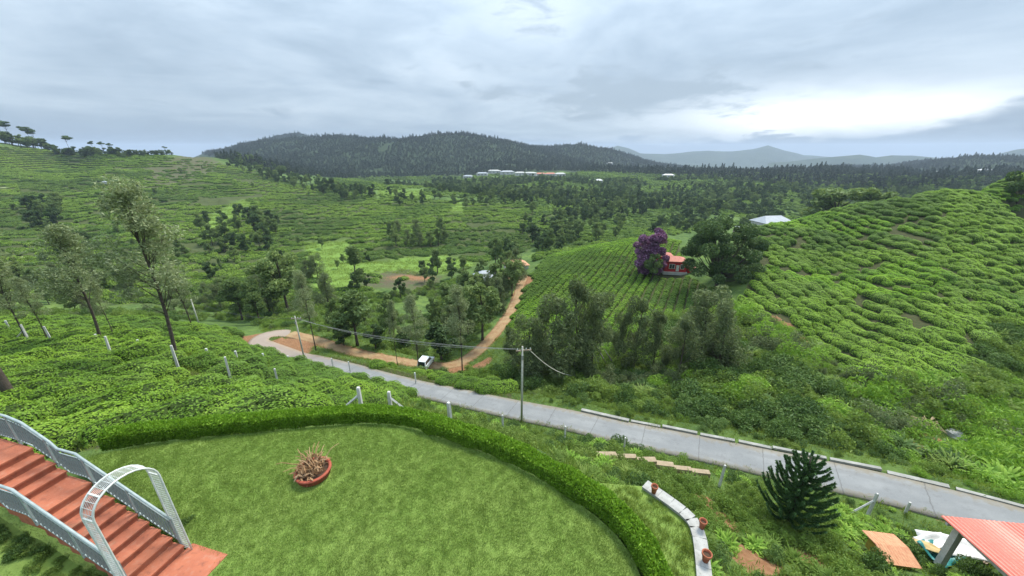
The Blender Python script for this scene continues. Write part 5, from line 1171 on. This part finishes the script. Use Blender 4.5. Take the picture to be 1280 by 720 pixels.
# terraces of the far hillside: mounds strung along contour lines
_H = [(-260, 340), (-260, 175), (0, 184), (100, 190), (200, 195), (300, 208), (380, 232), (470, 250), (640, 256), (690, 266), (700, 290), (660, 312), (600, 330), (560, 345), (470, 360), (420, 372), (340, 382), (200, 385), (0, 385), (-260, 360)]
x_, y_ = grid_pts(-520, 60, 95, 640, 4.0, 2.7, .25, .3)
P, d_, u, v = select(x_, y_, [HILL], (84, 520), ((track_line, 4),))
e_ = 2.0; gx_ = (gz(P[:, 0] + e_, P[:, 1]) - gz(P[:, 0] - e_, P[:, 1])) / (2 * e_); gy_ = (gz(P[:, 0], P[:, 1] + e_) - gz(P[:, 0], P[:, 1] - e_)) / (2 * e_); gm = np.hypot(gx_, gy_) + .02
stepz = np.clip(gm * 5.2, .35, 4); stepz = 2.0 ** np.round(np.log2(stepz)); dz_ = (np.round(P[:, 2] / stepz) * stepz - P[:, 2]); mv = np.clip(dz_ / gm, -3, 3)
P[:, 0] += gx_ / gm * mv; P[:, 1] += gy_ / gm * mv; P[:, 2] = gz(P[:, 0], P[:, 1])
k = (gsample(FALLOW, P[:, 0], P[:, 1]) < rnd(len(P), .1, 1.0)) & (gsample(MEADOW, P[:, 0], P[:, 1]) < .5) & SOILZ(P) & (vnoise(P[:, 0] / 30 + 5, P[:, 1] / 30) > -.40); tt_ = gsample(TT, P[:, 0], P[:, 1]); k &= ((tt_ - np.floor(tt_)) > .10) & ((tt_ - np.floor(tt_)) < .93); P, gx_, gy_ = P[k], gx_[k], gy_[k]
n = len(P); scatter('tea_terraces', P - np.array([0, 0, .1]), np.stack([np.zeros(n), np.zeros(n), np.arctan2(gx_, -gy_) + rng.normal(0, .12, n)], 1), np.stack([rnd(n, 1.0, 1.6), rnd(n, .50, .66), rnd(n, .9, 1.5)], 1), rng.integers(0, 4, n), K_FAR)
x_, y_ = grid_pts(-200, 700, 150, 900, 5.4, 4.6, .3, .2)
P, d_, u, v = select(x_, y_, [[(640, 212), (800, 212), (900, 214), (1250, 222), (1450, 220), (1450, 260), (1250, 250), (1050, 262), (960, 282), (850, 292), (720, 318), (652, 345), (690, 290), (700, 268), (640, 256), (480, 252), (380, 236), (420, 222), (560, 216)]], (125, 760)); k = vnoise(P[:, 0] / 40, P[:, 1] / 40) > -.35; P = P[k]
n = len(P); scatter('far_slope_scrub', P, np.stack([np.zeros(n), np.zeros(n), rnd(n, 0, 6.28)], 1), np.stack([rnd(n, .7, 1.3), rnd(n, .6, 1.1), rnd(n, .8, 1.9)], 1), rng.integers(0, 4, n), K_FAR)

K_WOOD = coll('src_valleywood')
for kd, cnt in (('dark', 5), ('valley', 3)):
    for i in range(cnt): source(K_WOOD, 'src_%s_%d' % (kd, i), PROTO[kd][i][0][1])
x_, y_ = grid_pts(-200, 640, 170, 760, 8.5, 8.5, .35)
P, d_, u, v = select(x_, y_, [[(480, 232), (560, 218), (720, 214), (800, 214), (900, 216), (1250, 226), (1250, 250), (1050, 262), (960, 282), (860, 290), (800, 292), (730, 300), (700, 316), (655, 330), (690, 290), (705, 262), (640, 250)]], (125, 640)); k = vnoise(P[:, 0] / 34 + 2, P[:, 1] / 34) + .25 * vnoise(P[:, 0] / 11, P[:, 1] / 11) > .02; P = P[k]
n = len(P); s_ = rnd(n, .6, 1.15); scatter('valley_wood', P - np.array([0, 0, 1.2]), np.stack([np.zeros(n), np.zeros(n), rnd(n, 0, 6.28)], 1), np.stack([s_ * 1.15, s_ * 1.15, s_], 1), rng.integers(0, 8, n), K_WOOD)

# undergrowth: across the road, on the slope below the hedge, round the stairs
BR = [(600, 488), (640, 470), (640, 440), (745, 430), (800, 400), (870, 395), (930, 385), (985, 415), (1075, 470), (1140, 492), (1195, 475), (1250, 405), (1330, 440), (1500, 420), (1500, 720), (1280, 636), (1126, 588), (960, 561), (806, 531), (640, 497)]
x_, y_ = grid_pts(-8, 80, 14, 85, 1.25, 1.25, .35)
P, d_, u, v = select(x_, y_, [BR], (16, 84), ((road_line, 2.35), (track_line, 2.5))); k = (gsample(TEAMASK, P[:, 0], P[:, 1]) < .5) & SOILZ(P)
for nm in ('boulder', 'dry_frond_heap'):
    lo = bpy.data.objects[nm].location; away = (P[:, :2] - np.array(lo[:2])) @ unit(np.array(lo[:2])); k &= ~((np.hypot(P[:, 0] - lo.x, P[:, 1] - lo.y) < 2.6) & (away < 1.0))
P, u, v = P[k], u[k], v[k]
n = len(P); kindn = vnoise(P[:, 0] / 7, P[:, 1] / 7) + rng.normal(0, .12, n); rd_ = polydist(P[:, 0], P[:, 1], road_line)[0]
ids = np.where(kindn < -.2, 2, np.where(kindn < -.08, 0, np.where(kindn < .05, 1, np.where(kindn < .16, 5, np.where(kindn < .26, 3, 4)))))
ids = np.where((u > 1130) & (v > 520) & (rng.random(n) < .6), rng.choice([3, 6], n), ids); ids = np.where((ids == 4) & (rng.random(n) < .5), 7, ids)
s_ = (.55 + 1.15 * rng.random(n) ** 2.2) * np.clip(rd_ / 6, .5, 1.2) * (1 + .6 * vnoise(P[:, 0] / 5 + 9, P[:, 1] / 5))
scatter('gully_brush', P, np.stack([rng.normal(0, .12, n), rng.normal(0, .12, n), rnd(n, 0, 6.28)], 1), np.stack([s_, s_, s_ * rnd(n, .7, 1.25)], 1), ids, K_SHRUB)
SL = [(470, 520), (500, 497), (530, 498), (640, 517), (709, 533), (779, 549), (918, 573), (1081, 624), (1175, 646), (1500, 700), (1500, 900), (860, 900), (880, 640), (800, 628), (735, 602), (640, 562), (560, 530)]
x_, y_ = grid_pts(-8, 45, 4, 42, .85, .85, .3)
P, d_, u, v = select(x_, y_, [SL], (8, 32), ((road_line, 2.1), (wl, .7))); k = lawn_out(P, 1.0) & SOILZ(P, .5); P, u, v, d_ = P[k], u[k], v[k], d_[k]
fp = np.array([ground(u_, v_)[:2] for u_, v_ in ((750, 572), (815, 585), (885, 597))]); k = polydist(P[:, 0], P[:, 1], fp)[0] > 1.0
for nm, rr_ in (('shed', 1.3), ('pavilion', .1)):
    lo = bpy.data.objects[nm].location; k &= np.hypot(P[:, 0] - lo.x, P[:, 1] - lo.y) > rr_
for oo in bpy.data.objects:
    if oo.name.split('.')[0] in ('tarp', 'white_board', 'plank', 'yellow_board', 'fence_post', 'young_conifer'): k &= np.hypot(P[:, 0] - oo.location.x, P[:, 1] - oo.location.y) > (1.0 if 'board' in oo.name or 'tarp' in oo.name else .55)
P, u, v, d_ = P[k], u[k], v[k], d_[k]
n = len(P); kindn = vnoise(P[:, 0] / 4, P[:, 1] / 4) + rng.normal(0, .15, n); ids = np.where(kindn < -.15, 1, np.where(kindn < .0, 0, np.where(kindn < .12, 5, np.where(kindn < .22, 2, 6))))
s_ = rnd(n, .32, .75) * np.where(u < 700, .8, 1.0) * np.clip(polydist(P[:, 0], P[:, 1], road_line)[0] / 4.5, .55, 1.1)
scatter('slope_weeds', P, np.stack([rng.normal(0, .1, n), rng.normal(0, .1, n), rnd(n, 0, 6.28)], 1), np.stack([s_, s_, s_ * rnd(n, .7, 1.2)], 1), ids, K_SHRUB)
# scrub on the valley floor behind the road
x_, y_ = grid_pts(-70, 40, 40, 150, 2.1, 2.1, .35)
P, d_, u, v = select(x_, y_, [[(-200, 400), (-200, 345), (240, 350), (430, 372), (520, 362), (600, 342), (655, 335), (652, 360), (632, 420), (600, 452), (655, 468), (640, 490), (560, 478), (420, 440), (310, 402)]], (42, 130), ((track_line, 2.8), (road_line, 3.2))); k = (gsample(TEAMASK, P[:, 0], P[:, 1]) < .4) & (gsample(MEADOW, P[:, 0], P[:, 1]) < .5) & SOILZ(P) & (vnoise(P[:, 0] / 9, P[:, 1] / 9) > -.36); P = P[k]
n = len(P); s_ = rnd(n, .7, 1.5); scatter('valley_scrub', P, np.stack([np.zeros(n), np.zeros(n), rnd(n, 0, 6.28)], 1), np.stack([s_, s_, s_ * rnd(n, .7, 1.2)], 1), rng.choice([0, 1, 1, 2, 0, 4], n), K_SHRUB)
# weeds at the outer foot of the low wall
wn2 = road_edge(wl); P = []
for i_ in range(260):
    j_ = R.randrange(len(wl)); q = wl[j_][:2] + wn2[j_] * R.uniform(.45, 2.4) * (1 if (wn2[j_] @ np.array([1.0, .4])) > 0 else -1)
    P.append([q[0], q[1], gz(q[0], q[1])])
P = np.array(P); k = lawn_out(P, .3); P = P[k]; n = len(P); s_ = rnd(n, .2, .5); scatter('wall_weeds', P, np.stack([np.zeros(n), np.zeros(n), rnd(n, 0, 6.28)], 1), np.stack([s_, s_, s_], 1), rng.choice([0, 1, 5, 6], n), K_SHRUB)
# leafy shrubs between the hedge's end and the stairs
for k_, (u_, v_, s__) in enumerate(((128, 545, .75), (112, 536, .6), (150, 540, .55))):
    q = ground(u_, v_, 10.0); o_ = link('leafy_shrub', shr[(1, 0, 7)[k_]], None, q); o_.scale = (s__,) * 3; o_.rotation_euler.z = k_
    tag(o_, ('broad leafy shrub beside the far end of the lawn hedge', 'smaller rounded shrub between the tea and stair railing', 'low dark weed clump behind the far end of the lawn hedge')[k_], 'shrub')
x_, y_ = grid_pts(-330, 40, 100, 560, 2.2, 2.2, .35); P = np.stack([x_, y_, gz(x_, y_)], 1); tt_ = gsample(TT, x_, y_); k = (gsample(MEADOW, x_, y_) > .6) & ((tt_ - np.floor(tt_)) > .12); P = P[k]
n = len(P); s_ = rnd(n, 2.0, 3.2); scatter('meadow_grass', P, np.stack([np.zeros(n), np.zeros(n), rnd(n, 0, 6.28)], 1), np.stack([s_ * 1.6, s_ * 1.6, s_ * .7], 1), rng.integers(0, 4, n), K_WILD)
# brush round the foot of the stairs and behind the landing
PB = [st2w(a_, b_, bank_z(a_, b_) - .05) for a_, b_ in zip(rnd(170, -.6, 9), rnd(170, .18, .55))] + [st2w(a_, b_, bank_z(a_, b_) - .05) for a_, b_ in zip(rnd(36, -1.4, .2), rnd(36, .5, 2.2))]
q_ = [B0[:2] + dr * a_ - pp * b_ for a_, b_ in zip(rnd(90, .5, 9.5), rnd(90, .28, .8))]
PB += [np.array([q[0], q[1], -H - .1]) for q in q_]; P = np.array(PB); n = len(P); s_ = rnd(n, .09, .20)
scatter('stair_brush', P, np.stack([np.zeros(n), np.zeros(n), rnd(n, 0, 6.28)], 1), np.stack([s_, s_, s_ * 1.1], 1), rng.choice([2, 0, 1, 5], n), K_SHRUB)
# wild grass everywhere near the road, on the verge and in the gaps
x_, y_ = grid_pts(-70, 60, 5, 70, .60, .60, .35)
P, d_, u, v = select(x_, y_, [SL, BR, TEA_L, TEA_L2, [(320, 470), (330, 400), (660, 340), (660, 480), (520, 490)]], (8, 66), ((road_line, 1.5), (track_line, 1.1), (wl, .4))); k = lawn_out(P, .6) & off_stairs(P, 1.0) & SOILZ(P, .6); P = P[k]
n = len(P); s_ = rnd(n, .5, 1.15); scatter('wild_grass', P, np.stack([np.zeros(n), np.zeros(n), rnd(n, 0, 6.28)], 1), np.stack([s_ * 1.3, s_ * 1.3, s_], 1), rng.integers(0, 4, n), K_WILD)
vx = np.array(VERGE); x_, y_ = rnd(1000, vx[:, 0].min(), vx[:, 0].max()), rnd(1000, vx[:, 1].min(), vx[:, 1].max()); k = inpoly(x_, y_, VERGE) & (polydist(x_, y_, wl)[0] > .22); P = np.stack([x_[k], y_[k], np.full(k.sum(), -H - .12)], 1)
n = len(P); s_ = rnd(n, .25, .5); scatter('verge_grass', P, np.stack([np.zeros(n), np.zeros(n), rnd(n, 0, 6.28)], 1), np.stack([s_, s_, s_], 1), rng.integers(0, 4, n), K_WILD)
# the lawn
la = np.array(lawn); nL = 78000; x_, y_ = rnd(nL, la[:, 0].min(), la[:, 0].max()), rnd(nL, 2.5, la[:, 1].max()); k = inpoly(x_, y_, lawn) & (np.hypot(x_ - pc[0], y_ - pc[1]) > PR + .05)
ld = np.stack([x_, y_], 1) - B0[:2]; lx, ly = ld @ dr, ld @ pp; k &= ~((lx > -1.3) & (lx < .1) & (ly > -.2) & (ly < SW + .3))
P = np.stack([x_[k], y_[k], np.full(k.sum(), -H)], 1); P = np.concatenate([P, np.array([st2w(a_, b_, bank_z(a_, b_)) for a_, b_ in zip(rnd(7000, .5, 9.5), rnd(7000, .7, 6))])]); n = len(P); s_ = rnd(n, .7, 1.15) * (1 + .12 * fbm(P[:, 0] * .9, P[:, 1] * .9, 3))
sway = .22 * fbm(P[:, 0] * .5, P[:, 1] * 1.4, 3)
scatter('lawn_grass', P, np.stack([sway, .25 + sway * .6, rnd(n, -.5, .5)], 1), np.stack([s_, s_, s_], 1), rng.integers(0, 4, n), K_TUFT)

# ------------------------------------------------------------------ far woods
for i in range(6):
    tall = i % 3 == 0; bl = [((0, 0, 4 + 7 * j / 6), (2.4 * (1.15 - j / 8), 2.4 * (1.15 - j / 8), 1.8)) for j in range(7)] if tall else rblobs(7, 2.6, 9, 1.8, 2.8, 50 + i)
    source(K_FOR, 'src_wood_%d' % i, shrub_mesh('wood', 170, 1.6, .6, M['forestleaf'], bl, .2))
x_, y_ = grid_pts(-1500, 2400, 330, 2300, 9.2, 9.2, .35)
P, d_, u, v = select(x_, y_, [[(250, 192), (290, 186), (360, 150), (640, 150), (780, 184), (800, 190), (1500, 180), (1500, 220), (1250, 232), (1150, 238), (1000, 234), (900, 224), (800, 218), (700, 213), (560, 220), (430, 224), (330, 216)]], (360, 2100)); k = vnoise(P[:, 0] / 70, P[:, 1] / 70) > -.43; P = P[k]
n = len(P); s_ = rnd(n, .55, 1.2) * (1 + .5 * vnoise(P[:, 0] / 45, P[:, 1] / 45)); scatter('forest', P, np.stack([np.zeros(n), np.zeros(n), rnd(n, 0, 6.28)], 1), np.stack([s_, s_, s_ * rnd(n, .85, 1.3)], 1), rng.integers(0, 6, n), K_FOR)
print('forest', n)

# ------------------------------------------------------------------ haze
def haze_mat():
    m = bpy.data.materials.new('haze'); m.use_nodes = True; t_ = NT(m.node_tree); t_.t.nodes.clear()
    vol = t_.n('ShaderNodeVolumePrincipled', {'Color': c(.66, .80, 1.0), 'Density': 1.15e-4, 'Anisotropy': .1}); out = t_.n('ShaderNodeOutputMaterial'); t_.t.links.new(vol.outputs[0], out.inputs['Volume']); return m
tag(MB().box((0, 0, -110), (23000, 23000, 520)).obj('haze', haze_mat()), kind='stuff')
